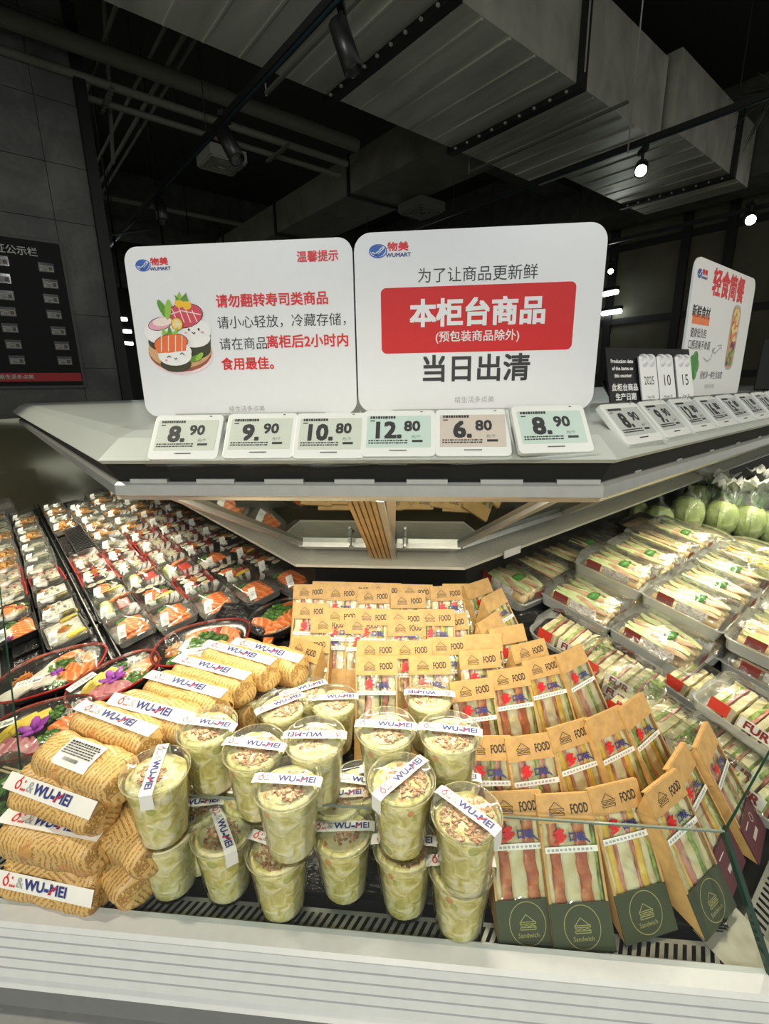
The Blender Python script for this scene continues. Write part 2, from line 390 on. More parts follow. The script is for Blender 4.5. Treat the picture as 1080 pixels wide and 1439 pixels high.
# beams (run along q) and concrete drops
for i, (p0, p1, q0, q1, z0) in enumerate([(6.2, 6.8, -2, 15, 3.4), (-2.5, -2.0, 2, 15, 3.7)]):
    m = MB(); pqbox(m, p0, p1, q0, q1, z0, 4.25); m.build('ceiling_beam', concrete, kind='structure')
for i, (p0, p1, q0, z0) in enumerate([(-4, 6.2, 7.7, 3.5), (3.5, 14, 3.6, 3.75), (0.9, 14, 9.5, 3.2)]):
    m = MB(); pqbox(m, p0, p1, q0, q0+.35, z0, 4.25); m.build('ceiling_beam', concrete, kind='structure')
pipe_m = plain('painted_pipe', (.19, .19, .16), .6)
pipes = [(-.3, 3.08, 4.06, 3.62, .055, 'fattest ceiling pipe of the bundle over the stone wall'), (-.3, 3.08, 4.22, 3.52, .028, 'middle slim ceiling pipe of the bundle over the stone wall'),
         (-.3, 3.08, 4.34, 3.46, .022, 'lowest slim ceiling pipe of the bundle over the stone wall'), (1.6, 3.08, 3.35, 3.62, .035, 'ceiling pipe beside the duct, above the long track rail'),
         (.9, 3.0, 6.4, 3.5, .025, 'short far ceiling pipe behind the crossing conduits')]
for p0, p1, q, z, r_, lb in pipes: bar('ceiling_pipe', PQ(p0, q, z), PQ(p1, q, z), r_, pipe_m, lb, 'pipe', 10)
for i, (p, z, r_) in enumerate(((1.33, 3.72, .014), (1.45, 3.72, .018), (1.52, 3.72, .014), (1.05, 3.72, .014))):
    bar('conduit', PQ(p, 2.9, z), PQ(p+.03, 7.6, z), r_, plain('conduit_paint', (.28, .28, .24), .5), ['slim conduit nearest the wall pipes crossing above them', 'middle conduit of the close trio over the pipes', 'conduit of the trio closest to the track rail', 'lone conduit apart from the trio near the stone wall'][i], 'conduit')
bar('conduit', PQ(1.0, 3.7, 3.9), PQ(1.2, 4.9, 3.3), .014, pipe_m, 'slanting brace crossing the wall pipes', 'brace')
m = MB(); m.tube([PQ(.3, 3.9, 3.75), PQ(.75, 3.9, 3.75), PQ(.95, 3.8, 3.78), PQ(1.1, 3.6, 3.8), PQ(1.15, 3.2, 3.8)], .022, 8)
tag(m.build('bent_pipe', pipe_m, smooth=True), 'bent pipe curving round at the top of the stone wall', 'pipe')
for i, (p, q, z0) in enumerate(((1.55, 5.0, 2.75), (1.35, 5.9, 2.5), (1.9, 5.3, 2.95), (2.0, 4.3, 3.2))):
    bar('drop_rod', PQ(p, q, z0), PQ(p, q, 4.25), .012 if i < 2 else .006, blackm, ['thick black drop rod beside the small white vent', 'black drop rod nearest the stone wall', 'thin drop rod left of the white ceiling vent', 'thin drop rod under the pipe bundle'][i], 'rod')
m = MB(); m.tube([PQ(1.2, 5.9, 2.95), PQ(1.3, 5.75, 2.97), PQ(1.55, 5.3, 2.96)], .012, 6); tag(m.build('bent_rod', blackm), 'short bent black rod joining the drop rods', 'rod')
# pipe clamp brackets
for i, (p, q) in enumerate(((2.35, 4.2), (1.05, 4.2))):
    m = MB(); pqbox(m, p-.012, p+.012, q-.18, q+.22, 3.42, 3.44)
    for k in range(7): pqbox(m, p-.013, p+.013, q-.15+k*.05, q-.13+k*.05, 3.415, 3.421)
    tag(m.build('pipe_bracket', plain('bar_grey', 0)), ['slotted steel bracket under the pipes beside the dark opening', 'slotted steel bracket under the pipes near the stone wall'][i], 'bracket')
# cassette vents
def vent(px, py, z, s_, label, mat):
    P = at_z(px, py, z); t = thing('ceiling_vent', Matrix.Translation(P) @ RZ(45), label, 'vent')
    m = MB(); m.box((0, 0, .04), (s_, s_, .08)); m.build('housing', mat, t)
    for k in range(4):
        m = MB(); a = s_*(.44-.1*k); 
        for c_, d_ in (((0, a, -.006), (2*a, .02, .012)), ((0, -a, -.006), (2*a, .02, .012)), ((a, 0, -.006), (.02, 2*a, .012)), ((-a, 0, -.006), (.02, 2*a, .012))): m.box(c_, d_)
        m.build('louver', mat, t)
vent(312, 232, 3.25, .30, 'small pale ceiling vent beside the second black spotlight', plain('vent_paint', (.30, .31, .26), .5))
vent(592, 298, 3.2, .34, 'dark square ceiling vent above the largest sign', plain('vent_dark', (.10, .10, .085), .5))
# track rails and spotlights
def rail(p, q0, q1, z, label):
    t = thing('track_rail', Matrix.Identity(4), label, 'track rail'); m = MB(); pqbox(m, p-.018, p+.018, q0, q1, z, z+.035); m.build('channel', blackm, t)
    m = MB(); pqbox(m, p-.006, p+.006, q0+.01, q1-.01, z-.004, z); m.build('groove', plain('rail_blue', (.02, .05, .06), .3), t)
    for q in [x for x in (1.2, 3.4, 4.7, 6.0, 7.3) if q0 < x < q1]:
        m = MB(); m.tube([PQ(p, q, z+.03), PQ(p, q, 4.25)], .003, 5); m.build('suspension_wire', blackm, t)
rail(1.40, .6, 8.5, 3.0, 'long black track rail crossing the ceiling over the cartoon sign')
rail(3.68, .4, 9.0, 3.0, 'black track rail carrying the nearer lit spotlight')
rail(5.85, .4, 9.0, 3.0, 'far black track rail carrying the small lit spotlight')
rail(8.4, .4, 9.0, 3.0, 'farthest dark track rail above the panel partition')
def spot(P, tgt, s_, label, lit=None):
    P = Vector(P); d = (Vector(tgt)-P).normalized(); t = thing('track_spotlight', TR(*P), label, 'spotlight')
    m = MB(); m.box((0, 0, .085*s_+.01), (.03*s_, .1*s_, .03)); m.tube([(0, 0, .09*s_), (0, 0, .0)], .010*s_, 8); m.build('bracket', blackm, t)
    q_ = d.to_track_quat('Z', 'Y').to_matrix().to_4x4()
    m = MB(); m.lathe([(.001, -.05), (.036, -.05), (.04, -.045), (.04, .13), (.034, .13), (.030, .10), (.001, .10)], 20, q_ @ Matrix.Scale(s_, 4)); m.build('lamp_head', blackp, t, True)
    m = MB(); m.lathe([(.001, .102), (.0335, .102)] if not lit else [(.001, .128), (.02, .126), (.0335, .118)], 20, q_ @ Matrix.Scale(s_, 4))
    m.build('lens', glow('lamp_lit', (1, .98, .9), 30) if lit else plain('dark_lens', (.25, .25, .22), .2), t)
def railpt(px, py, z): return at_z(px, py, z)
P = at_z(480, 50, 2.93); spot(P, P+Vector((.35, -.05, -1)), 1.05, 'large unlit black spotlight hanging from the long track rail', None)
P = at_z(318, 195, 2.93); spot(P, P+Vector((.45, -.25, -.8)), 1.15, 'second unlit black spotlight on the long rail, beside the vent')
P = at_z(225, 290, 2.93); spot(P, P+Vector((.25, -.35, -.9)), 1.1, 'farthest unlit black spotlight on the long rail, over the cartoon sign')
P = at_z(901, 235, 2.90); spot(P, Vector((.4, 1.2, 1.4)), 1.05, 'nearer lit black spotlight shining on the ceiling track', True)
P = at_z(1053, 306, 2.90); spot(P, Vector((1.2, 1.6, 1.4)), 1.2, 'farther lit black spotlight beside the broccoli sign', True)
P = at_z(858, 377, 2.9); spot(P, Vector((1.2, 3.6, 1.0)), 1.0, 'tiny distant lit spotlight peeking past the largest sign', True)
# distant tube lights
tube = glow('tube_light', (.9, 1, .97), 9)
def tubelight(px, py, px2, py2, z, label):
    a = at_z(px, py, z); b = at_z(px2, py2, z); t = thing('tube_light', TR(*a), label, 'tube light')
    m = MB(); m.tube([(0, 0, 0), b-a], .03, 6); m.build('tube', tube, t)
    m = MB(); m.beam((0, 0, .05), b-a+Vector((0, 0, .05)), .08, .04); m.build('housing', blackm, t)
for a in ((1060, 384, 1120, 372, 2.75, 'upper bright tube light just beyond the broccoli sign'), (1058, 415, 1120, 405, 2.55, 'lower bright tube light just beyond the broccoli sign'),
          (848, 414, 867, 410, 2.6, 'upper short tube light between the largest sign and the partition'), (846, 441, 872, 437, 2.4, 'lower short tube light between the largest sign and the partition'),
          (166, 448, 178, 449, 2.6, 'topmost small tube light between stone wall and cartoon sign'), (168, 465, 184, 466, 2.45, 'middle small tube light between stone wall and cartoon sign'), (172, 482, 186, 483, 2.3, 'lowest small tube light between stone wall and cartoon sign')):
    tubelight(*a)
# dark equipment behind, and a back counter
t = thing('back_counter', Matrix.Identity(4), 'dark back counter with steel top seen behind the tag row', 'counter')
m = MB(); m.box((3.9, 4.9, .6), (2.4, .7, 1.2), RZ(0)); m.build('cabinet_body', blackm, t)
m = MB(); m.box((3.9, 4.85, 1.225), (2.5, .85, .05)); m.build('countertop', steel, t)
P = at_y(1066, 548, 2.4); 
t = thing('menu_screen', TR(P.x, P.y, 1.444) @ RZ(-40), 'dark tilted screen standing behind the broccoli sign', 'screen')
m = MB(); m.box((.06, 0, .115), (.16, .03, .23), RX(-12)); m.build('screen_panel', blackp, t, bevel=.004)
m = MB(); m.box((.06, .06, .01), (.12, .12, .02)); m.build('stand_foot', blackm, t)
t = thing('hanging_plant', TR(*at_z(1090, 130, 3.3)), 'dark spiky hanging plant at the ceiling beside the high duct', 'plant')
m = MB(); rn = random.Random(3)
for k in range(40):
    a = rn.uniform(0, 2*PI); e = rn.uniform(-.9, .6); l_ = rn.uniform(.15, .3); d = Vector((math.cos(a)*math.cos(e), math.sin(a)*math.cos(e), math.sin(e)))
    m.tube([(0, 0, 0), d*l_*.5, d*l_+Vector((0, 0, -.05))], [.005, .008, .001], 4)
m.build('leaves', plain('dark_leaf', (.03, .035, .02), .6), t, kind='stuff')
m = MB(); m.tube([(0, 0, 0), (0, 0, .95)], .004, 5); m.build('hanging_wire', blackm, t)
# ---- notice board on the stone wall (frame in wall coordinates: a = along p, b = height)
nb_m = Matrix(((1/S2, 0, 1/S2, 0), (1/S2, 0, -1/S2, 0), (0, 1, 0, 0), (0, 0, 0, 1)))      # (p, z, out of wall) to world
QW = 4.236
MW = MPQ @ Matrix.Translation((0, QW, 0)) @ Matrix(((1, 0, 0, 0), (0, 0, -1, 0), (0, 1, 0, 0), (0, 0, 0, 1)))   # x=p, y=z, z=out of the wall
def wpt(px, py):
    P = at_q(px, py, QW-.03); return ((P.x+P.y)/S2, P.z)
bp1, bz1 = wpt(82, 343); bp2, bz0 = wpt(118, 541); bp = (bp1+bp2)/2; bw = 1.02
nb = thing('notice_board', MW, 'black staff card notice board with red strip on the stone wall', 'notice board')
m = MB(); m.box((bp-bw/2, (bz0+bz1)/2, .012), (bw+.04, bz1-bz0+.04, .022)); m.build('frame', plain('board_frame', (.10, .105, .10), .5), nb, bevel=.003)
m = MB(); m.box((bp-bw/2, (bz0+bz1)/2, .026), (bw, bz1-bz0, .008)); m.build('panel', plain('board_black', (.006, .006, .008), .75), nb)
rz = wpt(60, 524)[1]; rz2 = wpt(60, 536)[1]
m = MB(); m.box((bp-bw/2, (rz+rz2)/2, .031), (bw-.01, rz-rz2, .003)); m.build('red_strip', plain('strip_red', (.55, .008, .015), .4), nb)
bt = plain('board_text', (.65, .65, .65), .5)
x_, z_ = wpt(53, 356); text('健康证公示栏', .058, bt, nb, TR(x_, z_, .0305), align='RIGHT', bold=.012)
x_, z_ = wpt(48, 531); text('给生活多点美', .032, bt, nb, TR(x_, (rz+rz2)/2, .0335), align='RIGHT', bold=.02)
card_paper = plain('card_paper', (.38, .38, .36), .35); card_photo = plain('card_photo', (.30, .20, .15), .5)
cm = MB(); cm.box((0, 0, 0), (.088, .058, .003)); cardm = cm.mesh(plain('card_holder', (.05, .05, .06), .15))
cm = MB(); cm.box((0, -.006, .002), (.078, .036, .002)); paperm = cm.mesh(card_paper)
cm = MB(); rn = random.Random(5)
for k in range(5): cm.box((rn.uniform(-.032, .0), -.018+.006*k, .0034), (rn.uniform(.012, .03), .0025, .0006))
cm.box((.022, -.006, .0034), (.02, .024, .0006)); cardink = cm.mesh(plain('card_ink', (.12, .09, .08), .5))
rows = [(62, 376, 0, 366), (68, 399, 3, 391), (69, 420, 8, 415), (73, 442, 11, 438), (79, 465, 14, 461), (84, 486, 19, 484), (88, 507, 24, 506)]
for col in range(3):
    for i, r_ in enumerate(rows):
        if col < 2: x_, z_ = wpt(r_[0]+3 if col == 0 else r_[2], r_[1] if col == 0 else r_[3])
        else: x_, z_ = wpt(r_[2], r_[3]); x_ -= .30
        c = link('card_holder', cardm, nb, TR(x_, z_, .032)); link('card', paperm, c); link('card_print', cardink, c)
#@@CASE

# ------------------------------------------------------------------ the display case
def offs(d, kind):
    """corner points of the case outline moved inward by d: kind 'deck' (outer edge) or 'lip' (canopy edge)"""
    if kind == 'deck': xl, xr, y, pl, qr = -.556, .36, .41, -.10, .035
    else: xl, xr, y, pl, qr = -.42, .206, .60, .125, .275
    L = (S2*(pl+d)-(y+d), y+d); Rr = ((y+d)-S2*(qr+d), y+d)
    return L, Rr
def outline(d, kind, endl=2.9, endr=4.6):
    L, Rr = offs(d, kind); pl, qr = ((-.10, .035) if kind == 'deck' else (.125, .275))
    return [PQ(pl+d, endl), L, Rr, PQ(endr, qr+d)]
def extrude_profile(mb, prof, kind, endl=2.9, endr=4.6, mi=0, segs=(0, 1, 2)):
    """prof = [(inward offset, z), ...] closed polygon swept round the three facets"""
    rings = [[] for _ in range(4)]
    for d, z in prof:
        o = outline(d, kind, endl, endr)
        for k in range(4): rings[k].append((*o[k], z))
    n = len(prof)
    for k in segs:
        mb.loops([rings[k], rings[k+1]], None, mi, True, True)
case = thing('refrigerated_display_case', Matrix.Identity(4), 'large white refrigerated island case with steel canopy shelf and low glass fronts', 'display case')
def cpart(name, prof, mat, kind='deck', endl=2.9, endr=4.6, parent=None, **kw):
    m = MB(); extrude_profile(m, prof, kind, endl, endr, segs=kw.pop('segs', (0, 1, 2))); return m.build(name, mat, parent or case, fix=True, **kw)
cpart('front_rail', [(-.006, .872), (-.006, .886), (-.03, .886), (-.034, .882), (-.034, .86), (-.01, .86)], white_paint)
prof = [(-.03, .882)]; dd = -.034; z = .880
grooves = []
for k in range(5):
    grooves.append((dd, z)); prof += [(dd, z), (dd-.0038, z-.0066), (dd+.0035, z-.0072), (dd+.0030, z-.0090)]; z -= .0094; dd -= .0042
prof += [(dd-.003, z-.010), (dd+.03, z-.014), (0, z-.014)]
fas = cpart('ribbed_fascia', prof, white_paint)
for d0, z0 in grooves: cpart('groove_shade', [(d0+.0040, z0-.0071), (d0-.0012, z0-.0071), (d0-.0012, z0-.0091), (d0+.0040, z0-.0091)], plain('groove_shade_grey', (.10, .10, .16), .6), parent=fas)  # added dark strips, painting the shade inside the fascia grooves
zb = z-.014
cpart('grey_band', [(-.045, zb+.006), (-.052, zb-.004), (-.056, zb-.03), (-.02, zb-.035), (-.02, zb+.006)], alu_paint)
cpart('bumper', [(-.052, zb-.038), (-.072, zb-.045), (-.076, zb-.075), (-.05, zb-.08), (-.02, zb-.038)], plain('bumper_grey', (.17, .175, .175), .4))
cpart('lower_panel', [(-.045, zb-.08), (-.055, .1), (0, .1), (0, zb-.08)], plain('case_panel_grey', (.30, .31, .31), .45))
cpart('kickplate', [(.02, .1), (.02, 0), (.1, 0), (.1, .1)], blackm)
m = MB(); P = at_z(8, 1412, zb-.05); m.box((P.x, P.y-.004, P.z), (.02, .014, .022)); m.build('bumper_clip', alu, case, bevel=.002)
# deck: base sheet, black trays, slotted grille
cpart('deck_base', [(-.01, .866), (.045, .8655), (.80, 1.016), (.80, .85), (-.01, .85)], blackp)
grm = plain('grille_steel', (.34, .35, .32), .3, .6)
def grille(A, B, inward, n, name='air_grille'):
    """slotted strip between two outer points, slots as real gaps between bars"""
    A = Vector((*A, 0)); B = Vector((*B, 0)); d = (B-A).normalized(); iv = Vector((*inward, 0)); L = (B-A).length
    g = None; m = MB()
    for o0, o1 in ((0, .007), (.023, .028)):
        a = A+iv*o0; b = A+iv*o1
        for s0, s1 in ((a, b),):
            m.add([s0+d*0+Vector((0, 0, .8735)), s0+d*L+Vector((0, 0, .8735)), s1+d*L+Vector((0, 0, .8735)), s1+Vector((0, 0, .8735))], [(0, 1, 2, 3)])
    g = m.build(name, grm, case)
    bm_ = MB(); k = 0; pit = L/n
    for k in range(n+1):
        c = A+iv*.015+d*(k*pit); sk = d*.004
        bm_.add([c-d*.0026-iv*.008-sk+Vector((0, 0, .8735)), c+d*.0026-iv*.008-sk+Vector((0, 0, .8735)), c+d*.0026+iv*.008+sk+Vector((0, 0, .8735)), c-d*.0026+iv*.008+sk+Vector((0, 0, .8735))], [(0, 1, 2, 3)])
    bm_.build('grille_bars', grm, g, kind='stuff')
Ld, Rd = offs(.0, 'deck')
grille((Ld[0]+.01, Ld[1]-.004), (Rd[0]-.035, Rd[1]-.004), (0, 1), 88)
a = Vector((*Rd, 0)); b = Vector((*PQ(2.6, .035), 0)); dd_ = (b-a).normalized()
grille((a+dd_*.035+Vector((.002, -.002, 0))).xy, b.xy, (-1/S2, 1/S2), 205)
a = Vector((*Ld, 0)); b = Vector((*PQ(-.10, 2.8), 0)); dd_ = (b-a).normalized()
grille((a+dd_*.03).xy, b.xy, (1/S2, 1/S2), 205)
# steel corner plates of the grille
m = MB(); P0 = offs(-.008, 'deck')[1]; P1 = offs(.036, 'deck')[1]
m.add([(P0[0]-.03, P0[1], .8737), (P0[0], P0[1], .8737), (P0[0]+.03, P0[1]+.03, .8737), (P1[0]+.030, P1[1]+.034, .8737), (P1[0], P1[1], .8737), (P1[0]-.034, P1[1], .8737)], [(0, 1, 2, 3, 4, 5)])
m.build('corner_plate', plain('corner_steel', (.55, .54, .46), .3, .6), case)
def bumpy_black():
    t = NT('rippled_black_plastic'); c = t.coord((1, 1, 1)); nz = t.n('ShaderNodeTexNoise', Vector=t.n('ShaderNodeMapping', Vector=c, Scale=(1, 3.2, 1)).outputs[0], Scale=42.0, Detail=3.0, Distortion=.8).outputs[0]
    return t.done((.010, .010, .011), .18, 0, nz, 1.0, .006)
bump_black = bumpy_black()
def deck_tray(c, u, v, lu, lv, name='deck_tray'):
    """black liner lying on the sloping deck; c centre, u along the facet, v inward"""
    u = Vector((*u, 0)); v = Vector((*v, .2)).normalized(); n_ = u.cross(v).normalized(); n_ = n_ if n_.z > 0 else -n_
    z = deckz(*c)+.001; M = Matrix(((u.x, v.x, n_.x, c[0]), (u.y, v.y, n_.y, c[1]), (u.z, v.z, n_.z, z), (0, 0, 0, 1)))
    g = MB(); nx, ny = max(6, int(lu/.012)), max(4, int(lv/.012)); vs = []
    for j in range(ny+1):
        for i in range(nx+1):
            x = -lu/2+lu*i/nx; y = -lv/2+lv*j/ny
            hz = .0025*noise.noise(Vector((x*40+c[0]*50, y*90+c[1]*50, 0)))+.002
            if i in (0, nx) or j in (0, ny): hz = .0045
            vs.append((x, y, hz))
    fs = [(j*(nx+1)+i, j*(nx+1)+i+1, (j+1)*(nx+1)+i+1, (j+1)*(nx+1)+i) for j in range(ny) for i in range(nx)]
    g.add(vs, fs); g.box((0, 0, -.001), (lu, lv, .003)); return g.build(name, bump_black, case, M=M)
for k in range(3): deck_tray((-.41+.305*k, .41+.031+.140), (1, 0), (0, 1), .30, .276)
for k in range(3): deck_tray((-.36+.27*k, .41+.045+.42), (1, 0), (0, 1), .265, .29)
for k in range(4):
    deck_tray(PQ(-.10+.30, 1.10+.46*k), (-1/S2, 1/S2), (1/S2, 1/S2), .44, .5)
    deck_tray(PQ(1.0+.5*k, .035+.30), (1/S2, 1/S2), (-1/S2, 1/S2), .48, .5)
# divider channels on the left facet
for p in (.022, .13, ):
    m = MB(); 
    for dp, h in ((-.008, .012), (.008, .012)):
        a = Vector(PQ(p+dp, 1.05, 0)); b = Vector(PQ(p+dp, 2.95, 0)); a.z = deckz(a.x, a.y)+h; b.z = deckz(b.x, b.y)+h; m.beam(a, b, .003, .024)
    m.build('tray_divider', blackp, case)
# ribbed black tray left empty in the third column
pc, qc = .215, 2.06; m = MB(); v_ = Vector((1/S2, 1/S2, .2)).normalized(); u_ = Vector((-1/S2, 1/S2, 0)); n_ = v_.cross(u_).normalized(); x_, y_ = PQ(pc, qc)
Mt = Matrix(((u_.x, v_.x, n_.x, x_), (u_.y, v_.y, n_.y, y_), (u_.z, v_.z, n_.z, deckz(x_, y_)+.012), (0, 0, 0, 1)))
m.box((0, 0, 0), (.46, .09, .004)); 
for k in range(22): m.box((-.22+.021*k, 0, .004), (.008, .08, .006))
m.build('ribbed_tray', blackp, case, M=Mt)
# glass fronts: leaning inward, .006 thick
def glass_mat():
    t = NT('case_glass'); tr = t.n('ShaderNodeBsdfTransparent', Color=(.95, .985, .96, 1)); gl = t.n('ShaderNodeBsdfGlossy', Roughness=.01)
    fr = t.n('ShaderNodeLayerWeight', Blend=.12); mm = t.n('ShaderNodeMath', {'operation': 'MULTIPLY_ADD'}, i0=fr.outputs['Fresnel'], i1=.55, i2=.02)
    mx = t.n('ShaderNodeMixShader', i0=mm.outputs[0], i1=tr.outputs[0], i2=gl.outputs[0]); t.t.links.new(mx.outputs[0], t.out.inputs[0]); return t.m
gm = glass_mat(); edge_g = plain('glass_edge_green', (.01, .035, .025), .1); edge_l = plain('glass_edge_pale', (.20, .24, .20), .1)
def glass_panel(A0, B0, A1, B1, z0, z1, inward, em):
    A0 = Vector((*A0, z0)); B0 = Vector((*B0, z0)); A1 = Vector((*A1, z1)); B1 = Vector((*B1, z1)); t_ = Vector((*inward, 0))*.003
    m = MB(); m.add([A0, B0, B1, A1], [(0, 1, 2, 3)]); g = m.build('glass_front', gm, case)
    e = MB(); e.beam(A1, B1, .0024, .0024); e.build('glass_edge', em, g)
    return A0, B0, A1, B1
b0 = outline(-.012, 'deck', 2.9, 4.6); b1 = outline(.055, 'deck', 2.9, 4.6)
for k, inw in ((0, (1/S2, 1/S2)), (1, (0, 1)), (2, (-1/S2, 1/S2))):
    glass_panel(b0[k], b0[k+1], b1[k], b1[k+1], .886, 1.0, inw, edge_l if k == 1 else edge_g)
m = MB(); m.beam((*b0[2], .886), (*b1[2], 1.0), .006, .006); m.build('glass_corner_edge', edge_g, case)
m = MB(); m.beam((*b0[1], .886), (*b1[1], 1.0), .004, .004); m.build('glass_corner_edge', edge_l, case)
# end of the left facet: tall glass, the trays' blurred olive reflection partly painted into its diffuse colour
m = MB(); a = Vector((*PQ(-.12, 3.0), 0)); b = Vector((*PQ(.95, 3.55), 0))
m.quad3((a.x, a.y, .88), (b.x, b.y, .88), (b.x-.02, b.y+.1, 1.36), (a.x-.02, a.y+.1, 1.36))
m.build('end_glass', (lambda t: (t.t.links.new(t.n('ShaderNodeMixShader', i0=.55, i1=t.n('ShaderNodeBsdfGlossy', Color=(.75, .76, .62, 1), Roughness=.10).outputs[0], i2=t.n('ShaderNodeBsdfDiffuse', Color=(.13, .125, .08, 1)).outputs[0]).outputs[0], t.out.inputs[0]), t.m)[1])(NT('reflection_tinted_glass')), case)
# inner back wall of the deck under the canopy
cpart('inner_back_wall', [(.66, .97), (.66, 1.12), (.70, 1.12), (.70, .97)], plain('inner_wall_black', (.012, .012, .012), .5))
# canopy: shelf skin, lip, recess, underside
cpart('canopy_top', [(-.02, 1.410), (.012, 1.436), (.035, 1.444), (.72, 1.444), (.72, 1.436), (.03, 1.434), (-.015, 1.405)], plain('shelf_white', (.50, .53, .50), .35, var=.02), 'lip', 2.72, 4.6)
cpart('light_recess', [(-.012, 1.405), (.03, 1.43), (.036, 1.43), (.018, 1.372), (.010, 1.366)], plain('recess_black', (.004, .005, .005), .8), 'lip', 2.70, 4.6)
cpart('canopy_lip', [(.0, 1.357), (-.004, 1.36), (-.004, 1.374), (0, 1.378), (.012, 1.378), (.014, 1.352), (.004, 1.352)], alu, 'lip', 2.70, 4.6)
m = MB()
La, Ra = offs(-.006, 'lip')
for k in range(7):
    x = La[0]+.05+k*.093
    if x < Ra[0]-.02: m.box((x, La[1]+.008, 1.3795), (.052, .012, .006))
Fr = (lambda p: PQ(p, .275-.0+.002))
for k in range(9):
    c = Vector((*PQ(.68+.145*k, .283), 1.3805)); m.box((0, 0, 0), (.02, .012, .012), Matrix.Translation(c) @ RZ(45))
m.build('rail_clips', alu, case, kind='stuff')
# LED tube under the lip
led = glow('led_strip', (1, .95, .8), 12)
for (a, b) in (((-.36, .642), (.15, .642)), (PQ(.168, .85), PQ(.168, 2.6)), (PQ(.66, .318), PQ(3.4, .318))):
    m = MB(); m.beam((*a, 1.362), (*b, 1.362), .010, .004); m.build('led_strip', led, case)
# underside frustum: painted panels on the sides, windows at the front
U0, U1 = .065, .40; ZU0, ZU1 = 1.352, 1.150
beige = plain('underside_panel', (.50, .49, .42), .4, .25); winm = (lambda t: (t.t.links.new(t.n('ShaderNodeMixShader', i0=.45, i1=t.n('ShaderNodeBsdfDiffuse', Color=(.04, .045, .035, 1)).outputs[0], i2=t.n('ShaderNodeBsdfGlossy', Color=(.8, .85, .8, 1), Roughness=.03).outputs[0]).outputs[0], t.out.inputs[0]), t.m)[1])(NT('canopy_window'))
oA = outline(U0, 'lip', 2.7, 4.6); oB = outline(U1, 'lip', 2.7, 4.6)
def on_slope(k, s, t_, off=0):
    """point on underside facet k: s 0..1 along, t_ 0..1 from lip to base"""
    a = Vector((*oA[k], ZU0)).lerp(Vector((*oA[k+1], ZU0)), s); b = Vector((*oB[k], ZU1)).lerp(Vector((*oB[k+1], ZU1)), s)
    e = Vector((*oA[k+1], ZU0))-Vector((*oA[k], ZU0)); n_ = e.cross(b-a).normalized(); n_ = n_ if n_.z < 0 else -n_
    return a.lerp(b, t_) + n_*off
def slab(name, k, s0, s1, t0, t1, off, th, mat, parent=None):
    m = MB(); q_ = [(s0, t0), (s1, t0), (s1, t1), (s0, t1)]
    m.loops([[on_slope(k, s_, t_, off) for s_, t_ in q_], [on_slope(k, s_, t_, off+th) for s_, t_ in q_]]); return m.build(name, mat, parent or case, fix=True)
slab('window_glass', 1, .0, .47, 0, 1, 0, .003, winm); slab('window_glass', 1, .53, 1, 0, 1, 0, .003, winm)
for k, ss in ((0, (.83, 1.0)), (2, (0, .10))):
    slab('window_glass', k, ss[0], ss[1], 0, 1, 0, .003, winm)
for s0, s1 in ((0, .02), (.575, .60), (.98, 1)): slab('window_frame', 1, s0, s1, 0, 1, .003, .008, alu)
for s0, s1 in ((0, .42), (.59, 1)):
    slab('window_frame', 1, s0, s1, .86, .93, .003, .010, alu); slab('window_frame', 1, s0, s1, .94, .985, .003, .006, blackm)
slab('window_frame', 0, .80, 1, .86, .93, .003, .010, alu); slab('window_frame', 2, 0, .10, .86, .93, .003, .010, alu)
for a, b in ((.60, .80), (.30, .595), (0, .295)): slab('underside_panel', 0, a, b, 0, .98, .002, .012, beige)
for a, b in ((.10, .19), (.195, .45), (.455, 1)): slab('underside_panel', 2, a, b, 0, .98, .002, .012, beige)
m = MB(); m.tube([on_slope(1, .36, .72, .004), on_slope(1, .36, .72, .02)], .004, 8); m.tube([on_slope(1, .36, .70, .02), on_slope(1, .36, .78, .02)], .003, 6); m.build('window_latch', alu, case)
m = MB(); m.tube([on_slope(1, .65, .72, .004), on_slope(1, .65, .72, .02)], .004, 8); m.tube([on_slope(1, .65, .70, .02), on_slope(1, .65, .78, .02)], .003, 6); m.build('window_latch', alu, case)
# stainless deflector ledge
cpart('canopy_ledge', [(.335, 1.125), (.335, 1.131), (.40, 1.152), (.46, 1.152), (.46, 1.125)], steel, 'lip', 2.7, 4.6)
# slatted wooden post
wood = plain('oak_slat', (.52, .36, .17), .45, scale=25, var=.2)
post = MB(); A = Vector((-.099, .665, 1.350)); B = Vector((-.104, .985, 1.135))
d = (B-A).normalized(); x = Vector((1, 0, 0)); n_ = x.cross(d).normalized(); n_ = n_ if n_.y < 0 else -n_
MPst = Matrix(((x.x, d.x, n_.x, A.x), (x.y, d.y, n_.y, A.y), (x.z, d.z, n_.z, A.z), (0, 0, 0, 1))); Lp = (B-A).length
post.box((.0, Lp/2, -.004), (.045, Lp, .02), MPst); po = post.build('post', plain('post_black', (.03, .02, .012), .5), case)
for k in range(5):
    m = MB(); m.box((-.0178+.0089*k, Lp/2, .008), (.0072, Lp, .008), MPst); m.build('slat', wood, po, bevel=.001)
m = MB(); m.box((.0285, Lp/2, .004), (.010, Lp, .02), MPst); m.build('post_side_panel', beige, case)
